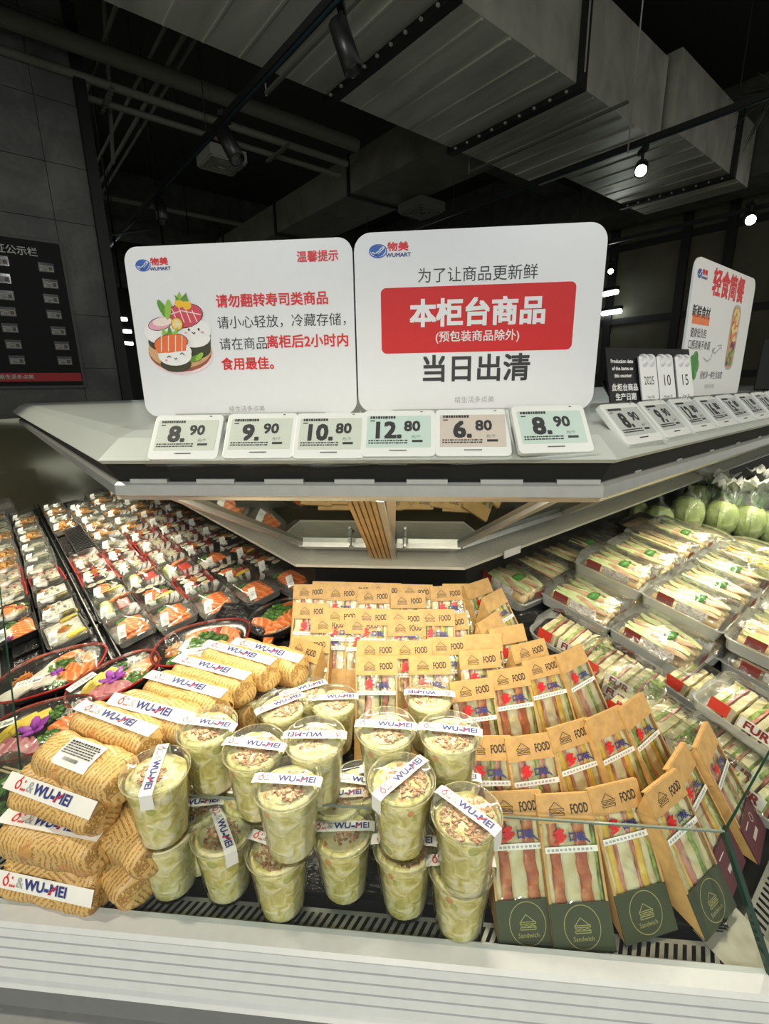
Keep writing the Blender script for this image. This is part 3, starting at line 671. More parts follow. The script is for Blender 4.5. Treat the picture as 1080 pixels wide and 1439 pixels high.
# stickers on the underside
slab('energy_label', 0, .735, .79, .80, .90, .016, .001, white)
Pn = on_slope(2, .14, .955, .02)
stk = MB(); c = Vector((*PQ(.87, .275+.333), 1.1285)); stk.box((0, 0, 0), (.06, .002, .018), Matrix.Translation(c+Vector((.002, -.003, .0))) @ RZ(45) @ RX(0)); 
stk.build('energy_label', white, case)
m = MB(); la, ra = offs(.70, 'lip'); m.prism([la, ra, PQ(4.6, .98), PQ(4.0, 3.0), PQ(.83, 2.72)], 1.430, 1.4435); m.build('canopy_deck', plain('shelf_white', 0), case)
#@@SIGNS

# ------------------------------------------------------------------ signs
board_w = plain('sign_board_white', (.74, .745, .775), .35, var=.01)
MXZ = Matrix(((1, 0, 0, 0), (0, 0, -1, 0), (0, 1, 0, 0), (0, 0, 0, 1)))
def logo(par, cx, cy, s_, z):
    m = MB(); ring2(m, cx, cy, .9*s_, .62*s_, .10*s_, z)
    m.poly(ell(cx-.15*s_, cy+.06*s_, .62*s_, .44*s_, 18, 0, 90, 270)+[(cx-.15*s_, cy-.38*s_), (cx+.1*s_, cy-.1*s_), (cx+.45*s_, cy+.2*s_), (cx+.35*s_, cy+.45*s_)], z)
    m.poly([(cx-.5*s_, cy-.42*s_), (cx+.05*s_, cy-.25*s_), (cx+.72*s_, cy+.28*s_), (cx+.72*s_, cy-.05*s_), (cx+.45*s_, cy-.36*s_), (cx+.05*s_, cy-.52*s_)], z)
    m.build('logo_emblem', blue_i, par)
    m = MB(); stroke(m, [(cx-.6*s_, cy-.1*s_), (cx-.25*s_, cy-.22*s_), (cx+.1*s_, cy+.02*s_), (cx+.35*s_, cy+.3*s_), (cx+.62*s_, cy+.3*s_)], .10*s_, z+.0003); m.build('logo_swirl', board_w, par)
    text('物美', .62*s_*1.35, red_i, par, TR(cx+1.95*s_, cy+.28*s_, z), bold=.03, sx=1.25)
    text('WUMART', .48*s_, navy, par, TR(cx+1.98*s_, cy-.42*s_, z), bold=.03, sx=1.15)
def signboard(name, M, w_, h_, rad, label):
    t = thing(name, M, label, 'sign'); m = MB(); m.prism(rrect(w_, h_, rad, 8), -.003, .003); m.build('board', board_w, t, bevel=.0005)
    return t
def local(M, P): return M.inverted() @ P
# --- big sign
M2 = TR(.068, .80, 1.588) @ MXZ
s2 = signboard('notice_sign', M2, .372, .266, .026, 'white notice sign with a large red rectangle standing above the price tags')
def L2(px, py): v = local(M2, at_y(px, py, .797)); return v.x, v.y
x, y = L2(531, 353); logo(s2, x, y, .0155, .0034)
c = [L2(px, py) for px, py in ((533, 404), (808, 400), (805, 489), (537, 496))]
rw = .292; rh = .088; rx, ry = (c[0][0]+c[1][0]+c[2][0]+c[3][0])/4, (c[0][1]+c[2][1]+c[1][1]+c[3][1])/4
m = MB(); m.prism(rrect(abs(c[1][0]-c[0][0]), abs(c[0][1]-c[3][1]), .008, 5, rx, ry), .003, .0034); m.build('red_rectangle', plain('sign_red', (.58, .003, .006), .55, var=.02), s2)
x, y = L2(670, 386); text('为了让商品更新鲜', .0225, ink, s2, TR(x, y, .0034))
x, y = L2(670, 441); text('本柜台商品', .0415, board_w, s2, TR(x, y, .0038), bold=.035)
x, y = L2(670, 473); text('(预包装商品除外)', .0170, board_w, s2, TR(x, y, .0038), bold=.01)
x, y = L2(667, 520); text('当日出清', .0430, ink, s2, TR(x, y, .0034), bold=.022)
x, y = L2(666, 562); text('给生活多点美', .0105, grey_i, s2, TR(x, y, .0034))
# --- cartoon sign
M1 = TR(-.3055, .803, 1.585) @ MXZ
s1 = signboard('notice_sign', M1, .369, .265, .022, 'white notice sign with a cartoon sushi platter and red and black lettering')
def L1(px, py): v = local(M1, at_y(px, py, .80)); return v.x, v.y
x, y = L1(201, 373); logo(s1, x, y, .0142, .0034)
x, y = L1(446, 361); text('温馨提示', .0165, red_i, s1, TR(x, y, .0034), bold=.02)
x0, y = L1(303, 425); text('请勿翻转寿司类商品', .0205, red_i, s1, TR(x0, y, .0034), bold=.022, align='LEFT')
x_, y = L1(305, 455); text('请小心轻放，冷藏存储，', .0205, ink, s1, TR(x_, y, .0034), align='LEFT')
x_, y = L1(308, 485); text('请在商品', .0205, ink, s1, TR(x_, y, .0034), align='LEFT')
x_, y = L1(374, 482); text('离柜后2小时内', .0210, red_i, s1, TR(x_, y, .0034), bold=.022, align='LEFT')
x_, y = L1(311, 513); text('食用最佳。', .0205, red_i, s1, TR(x_, y, .0034), bold=.022, align='LEFT')
x, y = L1(347, 575); text('给生活多点美', .0105, grey_i, s1, TR(x, y, .0034))
# cartoon platter, flat print
pal = [plain('print_%s' % n, c_, .5, var=.03) for n, c_ in (('pinkshadow', (.85, .62, .68)), ('plate_edge', (.30, .10, .05)), ('plate', (.62, .36, .17)), ('seaweed', (.045, .045, .02)), ('rice', (.82, .80, .80)),
       ('salmon', (.80, .16, .04)), ('tuna', (.62, .06, .10)), ('stripe', (.85, .70, .66)), ('green', (.28, .50, .05)), ('dark_green', (.10, .28, .03)), ('yellow', (.85, .50, .02)), ('pink', (.78, .36, .48)), ('outline', (.04, .015, .02)), ('lemon', (.82, .62, .25)))]
MB_ = MB()
ox, oy = L1(251, 478); k_ = .00112     # metres per photo pixel on this board
LZ = [.0034]
def D(pts, mi): LZ[0] += .00004; MB_.poly([(ox+x*k_, oy+y*k_) for x, y in pts], LZ[0], None, mi)
def DS(pts, wd, mi): LZ[0] += .00004; stroke(MB_, [(ox+x*k_, oy+y*k_) for x, y in pts], wd*k_, LZ[0], mi)
D(ell(1, -20, 50, 29), 0); D(ell(0, -17, 49, 28), 1); D(ell(0, -13, 49, 27), 2)
# rear right roll
D(ell(24, -14, 24, 13), 3); D([(0, -14), (48, -14), (50, 14), (-2, 14)], 3); D(ell(24, 12, 27, 17), 4); D(ell(24, 2, 25, 13), 4); D(ell(12, 33, 30, 17, 20, 8), 12); D(ell(12, 33, 29, 16, 20, 8), 6)
for a in (-14, -4, 6, 16, 26): DS([(a, 46-abs(a-6)*.3), (a+6, 24)], 1.3, 7)
DS([(-14, 34), (10, 40), (38, 34)], 1.3, 7)
D(ell(8, 50, 7, 6), 10); D(ell(19, 47, 7, 6), 10); D([(2, 54), (10, 66), (14, 54)], 8); D([(9, 54), (20, 64), (22, 52)], 9); D([(4, 54), (2, 62), (9, 56)], 9)
# rear left
D(ell(-27, -2, 20, 12), 3); D(ell(-27, 12, 24, 17), 4); D(ell(-25, 23, 19, 9, 20, 10), 12); D(ell(-25, 23, 18, 8, 20, 10), 11); D(ell(-21, 26, 15, 6, 20, 5), 7)
D(ell(-18, 43, 5, 14, 14, 25), 9); D(ell(-10, 42, 5, 14, 14, -12), 8)
D(ell(1, 22, 9, 9), 12); D(ell(1, 22, 8.5, 8.5), 10); D(ell(1, 22, 6.5, 6.5), 13); DS([(-5, 22), (7, 22)], .8, 4); DS([(1, 16), (1, 28)], .8, 4)
D(ell(18, 14, 1.5, 1.9, 8), 12); D(ell(33, 14, 1.5, 1.9, 8), 12); DS([(23, 10), (25, 8), (27, 10)], 1.2, 12); D(ell(13, 10, 2.5, 1.5, 8), 11); D(ell(38, 10, 2.5, 1.5, 8), 11)
# front roll
D(ell(-8, -33, 24, 12), 3); D(ell(-8, -22, 26, 14), 4); D(ell(-8, -16, 27, 13), 4); D(ell(-12, -4, 27, 13, 20, 8), 12); D(ell(-12, -4, 26, 12, 20, 8), 5); D([(-37, -8), (13, -3), (10, -15), (-34, -18)], 5)
for a in (-28, -17, -6, 4): DS([(a+3, 6), (a, -15)], 1.3, 7)
D([(-24, 8), (-22, 18), (-14, 9)], 8); D([(-16, 8), (-11, 22), (-7, 8)], 9); D([(-9, 8), (2, 18), (0, 8)], 8)
DS([(-20, -24), (-17, -22), (-14, -24)], 1.2, 12); DS([(1, -20), (4, -18), (7, -21)], 1.2, 12); DS([(-9, -25), (-7, -27), (-5, -25)], 1.1, 12); D(ell(-22, -28, 2.5, 1.5, 8), 11)
D(ell(24, -26, 9, 4, 14, 20), 9); D(ell(30, -24, 8, 3.5, 14, 40), 8)
MB_.build('cartoon_print', pal, s1)
# --- broccoli sign on the right facet
P0 = at_q(977, 356, .474); P1_ = at_q(957, 553, .474); P2_ = at_q(1057, 380, .474)
pa = (P1_.x+P1_.y)/S2-.03; pb = (P2_.x+P2_.y)/S2+.04; zt = 1.775; zb_ = 1.445
M3 = MPQ @ TR((pa+pb)/2, .474, (zt+zb_)/2) @ MXZ
s3 = signboard('notice_sign', M3, pb-pa, zt-zb_, .03, 'white sign with cartoon broccoli and a meal box beside the date stand')
def L3(px, py): v = local(M3, at_q(px, py, .471)); return v.x, v.y
x, y = L3(983, 384); logo(s3, x, y, .0165, .0034)
x, y = L3(1024, 406); text('轻食简餐', .066, red_i, s3, TR(x, y, .0034), bold=.03, sx=.95)
x, y = L3(985, 446); m = MB(); m.box((x, y-.006, .0032), (.115, .022, .0004)); m.build('orange_bar', plain('print_orange', (.80, .20, .06), .5), s3)
x, y = L3(985, 440); text('新鲜食材', .030, ink, s3, TR(x, y, .0036), bold=.01)
x, y = L3(981, 469); text('健康低负担', .024, ink, s3, TR(x, y, .0034), sx=.9)
x, y = L3(982, 486); text('口感清爽不单调', .024, ink, s3, TR(x, y, .0034), sx=.9)
x, y = L3(999, 528); text('轻松享一鲜生活态度', .021, ink, s3, TR(x, y, .0034), sx=.9)
x, y = L3(996, 543); text('给生活多点美', .012, grey_i, s3, TR(x, y, .0034))
m = MB(); c = [L3(px, py) for px, py in ((988, 503), (993, 508), (998, 504), (1001, 494), (1004, 489), (1000, 492), (1004, 497), (1012, 488))]
stroke(m, c, .003, .0034, 0); stroke(m, [L3(1008, 486), L3(1013, 485), L3(1013, 491)], .003, .0034, 0); m.build('curly_arrow', grey_i, s3)
m = MB(); x, y = L3(970, 530); m.prism(ell(x+.004, y-.022, .016, .036, 12, 6), .003, .0034, None, 0)
for dx, dy, r_ in ((-.008, .032, .018), (.012, .04, .02), (.026, .026, .016), (.008, .018, .02), (-.012, .012, .014), (.022, .008, .013)): m.poly(ell(x+dx, y+dy, r_, r_*1.2, 10), .0035+dx*.002+r_*.004, None, 1)
m.poly(ell(x+.010, y-.010, .003, .004, 8), .0037, None, 2); m.poly(ell(x-.004, y-.010, .003, .004, 8), .0037, None, 2); stroke(m, [(x-.001, y-.018), (x+.003, y-.021), (x+.007, y-.018)], .002, .0037, 2)
m.build('broccoli_print', [plain('print_stalk', (.42, .60, .22), .5), plain('print_floret', (.06, .28, .05), .5, var=.3), ink], s3)
x, y = L3(1029, 475); m = MB(); m.prism(rrect(.072, .172, .026, 5, x, y), .003, .0033, None, 0); m.poly(rrect(.060, .160, .022, 5, x, y), .0034, None, 1)
rn = random.Random(2)
for k in range(46):
    yy = rn.uniform(-.07, .07); xx = rn.uniform(-.022, .022); f = (yy+.07)/.14
    mi = 3 if f > .78 else (rn.choice([4, 4, 5, 3]) if f > .42 else rn.choice([6, 6, 5, 7]))
    m.poly(ell(x+xx, y+yy, rn.uniform(.006, .014), rn.uniform(.005, .009), 8, rn.uniform(0, 90)), .0035+k*.00002, None, mi)
m.build('meal_box_print', [plain('print_boxrim', (.45, .42, .38), .5), plain('print_boxbed', (.55, .30, .15), .5), ink, plain('print_lemon', (.80, .55, .12), .5), plain('print_shrimp', (.78, .22, .08), .5), plain('print_red', (.45, .03, .04), .5), plain('print_leafy', (.14, .30, .05), .5), plain('print_purple', (.16, .03, .12), .5)], s3)
# clear slotted holders under each sign
for i, (M_, w_) in enumerate(((M1, .26), (M2, .26), (M3, .3))):
    h = (.265, .266, zt-zb_)[i]; par = (s1, s2, s3)[i]
    m = MB(); m.box((0, -h/2, .006), (w_, .010, .002)); m.box((0, -h/2, -.006), (w_, .010, .002)); 
    zb2 = (1.585-.1325, 1.588-.133, zb_)[i]; m.box((0, -h/2-.5*(zb2-1.444)-.0005, 0), (w_, zb2-1.444+.001, .03)); m.build('sign_foot', clear, par)
# ------------------------------------------------------------------ price tags
tag_white = plain('tag_shell', (.72, .74, .73), .35, var=.01); eink = plain('tag_ink', (.035, .035, .04), .5)
shades = {'pale': plain('tag_screen_pale', (.55, .59, .53), .35, var=.02), 'mint': plain('tag_screen_mint', (.50, .62, .58), .35, var=.02), 'pinkish': plain('tag_screen_pinkish', (.56, .50, .45), .35, var=.02), 'grey': plain('tag_screen_shaded', (.46, .48, .48), .5, var=.02)}  # last screen: darker colour paints the shade on tags turned from the light
def small_print():
    m = MB(); rn = random.Random(8)
    for (x0, x1, y, h) in ((-.036, -.006, .0205, .0036), ):
        x = x0
        while x < x1: w_ = rn.uniform(.0018, .0034); m.box((x+w_/2, y, 0), (w_, h, .0002)); x += w_+.0007
    for r_ in range(2):
        x = -.037
        while x < .012:
            w_ = rn.uniform(.001, .004); m.box((x+w_/2, -.0135-r_*.0034, 0), (w_, .0018, .0002)); x += w_+.0009
    m.box((.0235, -.0145, 0), (.013, .0032, .0002)); m.box((-.033, .0155, 0), (.006, .0014, .0002)); m.box((.0285, .0285, 0), (.003, .001, .0002))
    for k in range(12): m.box((-.010+k*.0018, -.0275, 0), (.0012, .0016, .0002))
    return m.mesh(eink)
spm = small_print()
m = MB(); m.prism(rrect(.092, .067, .006, 4), 0, .008); shellm = m.mesh(tag_white, bevel=.0012)
scrm = {}
for k, mt in shades.items():
    m = MB(); m.prism(rrect(.080, .046, .001, 2, 0, .002), .008, .0084); scrm[k] = m.mesh(mt)
acr = film('acrylic', (.99, .995, .99), .05, .012, lw=.07)
m = MB(); m.prism(rrect(.101, .076, .004, 3, 0, .001), -.0035, -.001); m.box((0, -.0375, .004), (.101, .002, .015)); m.box((.0500, 0, .001), (.0014, .074, .006)); m.box((-.0500, 0, .001), (.0014, .074, .006)); m.box((0, .0385, .001), (.101, .0014, .006)); m.box((0, -.036, -.012), (.05, .0025, .020)); m.box((0, .02, -.02), (.03, .0025, .035), RX(30))
holdm = m.mesh(acr)
def price_tag(M, whole, cents, shade, label, group):
    t = thing('price_tag', M, label, 'price tag', group)
    link('display_shell', shellm, t); link('screen', scrm[shade], t); link('small_print', spm, t, TR(0, .002, .0086)); link('holder', holdm, t)
    text(whole+'.', .0330, eink, t, TR(-.0005 if len(whole) < 2 else .0045, .0025, .0086), 'price_digits', bold=.035, align='RIGHT', sx=1.0 if len(whole) < 2 else .95)
    text(cents, .0205, eink, t, TR(.0135 if len(whole) < 2 else .0170, .0085, .0086), 'price_digits', bold=.03)
    text('元/个', .0052, eink, t, TR(.022, -.0065, .0086), 'unit_lettering')
    return t
price = [('8', '90', 'pale', 265, 618), ('9', '90', 'pale', 368, 616), ('10', '80', 'pale', 465, 616), ('12', '80', 'mint', 560, 613), ('6', '80', 'pinkish', 663, 612), ('8', '90', 'mint', 772, 607)]
lbl = ['pale price tag reading 8.90 standing at the cartoon sign end of the front row', 'pale price tag reading 9.90 in the front row under the cartoon sign', 'price tag reading 10.80 in the front row', 'pale mint price tag reading 12.80 in the front row', 'pinkish price tag reading 6.80 in the front row', 'mint price tag reading 8.90 askew at the corner of the shelf']
for i, (a, b, sh, px, py) in enumerate(price):
    P = at_y(px, py, .606); tilt = 52
    rz = (3, 2, 1, 1, 0, 0)[i]+(10 if i == 5 else 0)
    M = TR(P.x, P.y, P.z) @ RZ(rz) @ RX(tilt)
    price_tag(M, a, b, sh, lbl[i], 'price tags in the front row')
rp = ['8.90', '9.90', '12.80', '16.80', '15.80', '11.80', '13.90', '10.90', '9.80', '14.80']
for i in range(10):
    p = .665+.1085*i; a, b = rp[i].split('.'); q = .292
    x_, y_ = PQ(p, q); M = TR(x_, y_, 1.440) @ RZ(45+(-4 if i == 0 else 0)) @ RX(46)
    price_tag(M, a, b, 'grey', f'grey price tag reading {rp[i]}, {ORD[i]} along the diagonal row from the shelf corner', 'price tags along the diagonal edge')
# ------------------------------------------------------------------ production date stand
P = at_q(893, 527, .40); M = MPQ @ TR((P.x+P.y)/S2+.01, .44, 1.444) @ RZ(12) @ RX(-14) @ TR(0, .055, 0) if 0 else TR(P.x, P.y, 1.447) @ RZ(30) @ RX(76)
ds = thing('date_stand', M, 'black production date stand with three white flip cards on rings', 'date stand')
m = MB(); m.box((.060, .055, 0), (.228, .115, .003)); m.build('back_plate', plain('stand_black', (.012, .012, .014), .3), ds)
m = MB(); m.box((.055, .045, -.03), (.10, .09, .003), RX(-25)); m.build('rear_strut', blackm, ds)
wt = plain('stand_lettering', (.75, .75, .75), .5)
for k, s_ in enumerate(('Production date', 'of the items on', 'this counter:')): text(s_, .0092, wt, ds, TR(-.016, .088-.013*k, .002), bold=.03, sx=.95)
text('此柜台商品', .0135, wt, ds, TR(-.014, .040, .002), bold=.03); text('生产日期', .0135, wt, ds, TR(-.014, .023, .002), bold=.03)
for k, (s_, u_, x) in enumerate((('2025', 'Year 年', .043), ('10', 'Month 月', .091), ('15', 'Date 日', .143))):
    for j in range(3):
        m = MB(); m.prism(rrect(.045, .092, .003, 3, x+.001*j, .050), .0055-.0018*j+.002, .0062-.0018*j+.002); fc = m.build('flip_card', white, ds)
        if j == 0:
            text(s_, .022 if len(s_) == 4 else .030, ink, fc, TR(x, .050, .0084), sx=.62 if len(s_) == 4 else .8); text(u_, .0062, ink, fc, TR(x, .020, .0084))
    for dx in (-.009, .009):
        m = MB(); m.tube([(x+dx, .088+.011*math.cos(a), .003+.013*math.sin(a)) for a in [2*PI*q_/12 for q_ in range(13)]], .0022, 6, caps=False); m.build('binder_ring', white, ds, True)
P = at_q(895, 558, .335); m = MB(); m.box((0, 0, 0), (.10, .05, .001), TR(P.x, P.y, 1.4455) @ RZ(48)); tag(m.build('blue_slip', plain('blue_paper', (.30, .52, .68), .5)), 'pale blue paper slip lying under the date stand', 'paper slip')
#@@FOOD

# ------------------------------------------------------------------ food: shared pieces
kraft = plain('kraft_card', (.53, .32, .115), .6, scale=90, var=.12); kraft_in = plain('kraft_card_dark', (.42, .27, .11), .65)
box_green = plain('box_green', (.045, .058, .028), .5, var=.05); box_maroon = plain('box_maroon', (.10, .018, .03), .5, var=.05)
gold = plain('gold_line', (.34, .32, .12), .5); kraft_ink = plain('kraft_ink', (.045, .03, .02), .6); label_w = plain('label_paper', (.78, .78, .74), .45, var=.02)
bread = spotty('bread_crumb', [(.3, (.60, .50, .24)), (.5, (.76, .68, .40)), (.75, (.82, .78, .56))], 45, .8, .5, .002, False)
crust = plain('bread_crust', (.50, .26, .08), .7); 
ham = spotty('ham', [(.3, (.40, .10, .09)), (.5, (.62, .24, .18)), (.75, (.74, .46, .34))], 55, .35, .4, .003, False)
egg = spotty('egg', [(.35, (.72, .40, .02)), (.55, (.82, .56, .06)), (.72, (.86, .76, .42))], 45, .45, .4, .003, False)
lettuce = spotty('lettuce', [(.3, (.10, .22, .02)), (.5, (.30, .45, .08)), (.8, (.62, .70, .30))], 80, .45, .8, .004, False)
tomato = spotty('tomato', [(.3, (.36, .06, .02)), (.5, (.58, .15, .04)), (.72, (.70, .38, .16))], 55, .3, .4, .003, False)
floss = spotty('meat_floss', [(0, (.42, .20, .10)), (.35, (.60, .36, .20)), (.7, (.72, .52, .34))], 220, .6, .6, .002)
mash = spotty('potato_salad', [(.3, (.76, .73, .36)), (.5, (.85, .82, .48)), (.7, (.90, .88, .62)), (.85, (.93, .92, .74))], 55, .5, .8, .005, False)
def salad_mat(name, base, chips):
    t = NT(name); c = t.coord(); nz = t.n('ShaderNodeTexNoise', Vector=c, Scale=70.0, Detail=4.0, Distortion=.8).outputs[0]
    b = t.ramp(nz, base); v = t.n('ShaderNodeTexVoronoi', Vector=c, Scale=62.0); sep = t.n('ShaderNodeSeparateColor', Color=v.outputs['Color'])
    ch = t.ramp(sep.outputs[0], chips, True); m1 = t.n('ShaderNodeMath', {'operation': 'GREATER_THAN'}, i0=sep.outputs[1], i1=.80).outputs[0]
    m2 = t.n('ShaderNodeMath', {'operation': 'LESS_THAN'}, i0=v.outputs['Distance'], i1=.42).outputs[0]; m3 = t.n('ShaderNodeMath', {'operation': 'MULTIPLY'}, i0=m1, i1=m2).outputs[0]
    m4 = t.n('ShaderNodeMath', {'operation': 'MULTIPLY'}, i0=m3, i1=.75).outputs[0]
    return t.done(t.n('ShaderNodeMixRGB', Fac=m4, Color1=b, Color2=ch).outputs[0], .4, 0, nz, .9, .005)
mixs = salad_mat('cup_salad', [(.32, (.58, .52, .14)), (.45, (.76, .70, .27)), (.56, (.88, .82, .44)), (.70, (.92, .88, .62))], [(0, (.44, .48, .12)), (.55, (.88, .84, .60)), (.86, (.72, .24, .08))])
mixs_b = salad_mat('pale_cup_salad', [(.32, (.66, .60, .22)), (.45, (.78, .74, .36)), (.6, (.88, .84, .52)), (.72, (.90, .88, .66))], [(0, (.60, .62, .28)), (.5, (.90, .86, .64)), (.85, (.76, .34, .16))])
green_l = plain('strip_light_green', (.5, .6, .3), .5)
def tomb(name, mats, mesh_fn): pass
# --- sandwich boxes
SW, SL = .070, .112; SH = SL*S2
Mface = Matrix(((1, 0, 0, 0), (0, 1/S2, -1/S2, 0), (0, 1/S2, 1/S2, 0), (0, 0, 0, 1)))
sfilm = film('box_window', rough=.09, base=.05, crinkle=1.0, scale=26, haze=.015)
m = MB(); h = SW/2; th = .0012
for s_ in (-1, 1):     # triangular sides
    x0, x1 = sorted((s_*h, s_*(h-th))); m.add([(x0, 0, 0), (x0, SL, 0), (x0, SL, SL), (x1, 0, 0), (x1, SL, 0), (x1, SL, SL)], [(0, 2, 1), (3, 4, 5), (0, 1, 4, 3), (1, 2, 5, 4), (2, 0, 3, 5)])
m.box((0, SL/2, th/2), (SW-2*th, SL, th)); m.box((0, SL-th/2, SL/2), (SW-2*th, th, SL))
carton_m = m.mesh(kraft)
m = MB(); m.box((0, SH*.905, .0012), (SW+.001, SH*.19, .0012), Mface); m.box((0, SH+.0005, -.002), (SW, .0012, .006), Mface); header_m = m.mesh(kraft)
edge_m = [MB().box((0, SH*.5, .0008), (.003, SH*.6, .0008), Matrix(Mface) @ TR(s_*(h-.0015), 0, 0)).mesh(kraft) for s_ in (-1, 1)]
bandm = {}
for n_, mt in (('green', box_green), ('maroon', box_maroon), ('kraft', kraft)):
    m = MB(); m.box((0, SH*.15, .0012), (SW+.001, SH*.30, .0014), Mface); m.box((0, .0, 0), (SW+.001, .002, .002)); bandm[n_] = m.mesh(mt)
m = MB(); nx, ny = 6, 10; vs = []
rn = random.Random(4)
for j in range(ny+1):
    for i in range(nx+1): vs.append((-h+.001+(SW-.002)*i/nx, SH*.29+SH*.53*j/ny, .0006+(rn.uniform(-.0009, .0009) if 0 < i < nx and 0 < j < ny else 0)))
m.add(vs, [(j*(nx+1)+i, j*(nx+1)+i+1, (j+1)*(nx+1)+i+1, (j+1)*(nx+1)+i) for j in range(ny) for i in range(nx)], Mface); window_m = m.mesh(sfilm, smooth=True)
def icon(m, cx, cy, s_, z, mi=0, M=None):
    """little line drawing of a sandwich"""
    wd = .09*s_
    stroke(m, [(cx-1.0*s_, cy), (cx-.15*s_, cy+.85*s_), (cx+1.0*s_, cy)], wd, z, mi, M)
    stroke(m, [(cx-1.05*s_, cy), (cx+1.1*s_, cy), (cx+1.1*s_, cy-.22*s_), (cx-1.05*s_, cy-.22*s_), (cx-1.05*s_, cy)], wd, z, mi, M)
    stroke(m, [(cx-1.0*s_, cy-.35*s_), (cx-.6*s_, cy-.5*s_), (cx-.2*s_, cy-.35*s_), (cx+.2*s_, cy-.5*s_), (cx+.6*s_, cy-.35*s_), (cx+1.05*s_, cy-.5*s_)], wd, z, mi, M)
    stroke(m, [(cx-1.05*s_, cy-.6*s_), (cx+1.1*s_, cy-.6*s_), (cx+1.05*s_, cy-.85*s_), (cx-1.0*s_, cy-.85*s_), (cx-1.05*s_, cy-.6*s_)], wd, z, mi, M)
m = MB(); icon(m, -.012, SH*.905, .0085, .0020, 0, Mface); header_icon = m.mesh(kraft_ink)
m = MB(); icon(m, 0, SH*.165, .0085, .0021, 0, Mface); ring2(m, 0, SH*.155, .0215, .0215, .0008, .0021, M=Mface); base_logo = m.mesh(gold)
m = MB(); m.box((-.014, SH*.235, .0021), (.018, .0015, .0003), Mface)
for k in range(6): m.box((-.012+.004*k, SH*.12, .0021), (.003, .006, .0003), Mface)
ring2(m, .010, SH*.215, .005, .006, .001, .0021, M=Mface); maroon_logo = m.mesh(plain('maroon_lettering', (.62, .5, .45), .5))
m = MB(); rn = random.Random(11); m.box((0, SH*.635, .0018), (SW-.006, .0065, .0003), Mface)
strip_m = m.mesh(label_w)
m = MB()
for k in range(11): m.box((-.028+.0052*k, SH*.635, .0022), (rn.uniform(.002, .004), .0024, .0002), Mface)
strip_ink = m.mesh(grey_i)
m = MB(); stroke(m, [(.019, SH*.70), (.0235, SH*.675)], .0016, .0019, 0, Mface)
stk_m = m.mesh(navy)
def strip_mesh(x0, x1, dz, mat, seed, amp=.0012, y0=.06, y1=.83):
    """one lengthwise layer of the cut sandwich seen through the window"""
    rn = random.Random(seed); m = MB(); n_ = 18; rings = []; wd = x1-x0
    for k in range(n_+1):
        y = SH*(y0+(y1-y0)*k/n_); a = amp*1.8*noise.noise(Vector((k*(.25+.12*(seed % 4)), seed*3.1, 0))); b = amp*1.8*noise.noise(Vector((k*(.3+.1*(seed % 3)), seed*3.1+1.7, 0))); z = -.0035+dz+.0014*noise.noise(Vector((k*.6, seed, 5)))
        rings.append([(x0+a, y, z-.012), (x1+b, y, z-.012), (x1+b, y, z-.0012), (x1+b-wd*.2, y, z), ((x0+x1)/2, y, z+.0006), (x0+a+wd*.2, y, z), (x0+a, y, z-.0012)])
    m.loops(rings, Mface); return m.mesh(mat, smooth=True)
def filling_set(spec, seed):
    out = []; x = -h+.0025; tot = sum(w_ for _, w_, _ in spec); f = (SW-.005)/tot
    for i, (nm, w_, mt) in enumerate(spec):
        out.append((nm, strip_mesh(x, x+w_*f, .0002 if nm == 'bread_slice' else .0004, mt, seed*7+i, .0010 if nm == 'bread_slice' else .0022))); x += w_*f
    return out
cheese = plain('cheese', (.80, .52, .10), .4)
KINDS_S = {
 'ham': ('ham and lettuce', [('bread_slice', 12, bread), ('ham', 9, ham), ('bread_slice', 13, bread), ('lettuce', 4, lettuce), ('ham', 9, ham), ('bread_slice', 12, bread)]),
 'tomato': ('tomato', [('bread_slice', 7, bread), ('tomato', 12, tomato), ('bread_slice', 17, bread), ('tomato', 13, tomato), ('bread_slice', 8, bread), ('lettuce', 3, lettuce)]),
 'egg': ('egg and ham', [('bread_slice', 6, bread), ('egg', 8, egg), ('ham', 4, ham), ('bread_slice', 17, bread), ('ham', 4, ham), ('egg', 9, egg), ('bread_slice', 8, bread), ('lettuce', 3, lettuce)]),
 'pink': ('pink ham and cheese', [('bread_slice', 10, bread), ('cheese', 4, cheese), ('ham', 10, ham), ('bread_slice', 12, bread), ('lettuce', 5, lettuce), ('bread_slice', 12, bread)]),
 'veg': ('salad', [('bread_slice', 10, bread), ('lettuce', 6, lettuce), ('tomato', 5, tomato), ('bread_slice', 13, bread), ('egg', 7, egg), ('lettuce', 4, lettuce), ('bread_slice', 9, bread)]),
}
protoS = {}
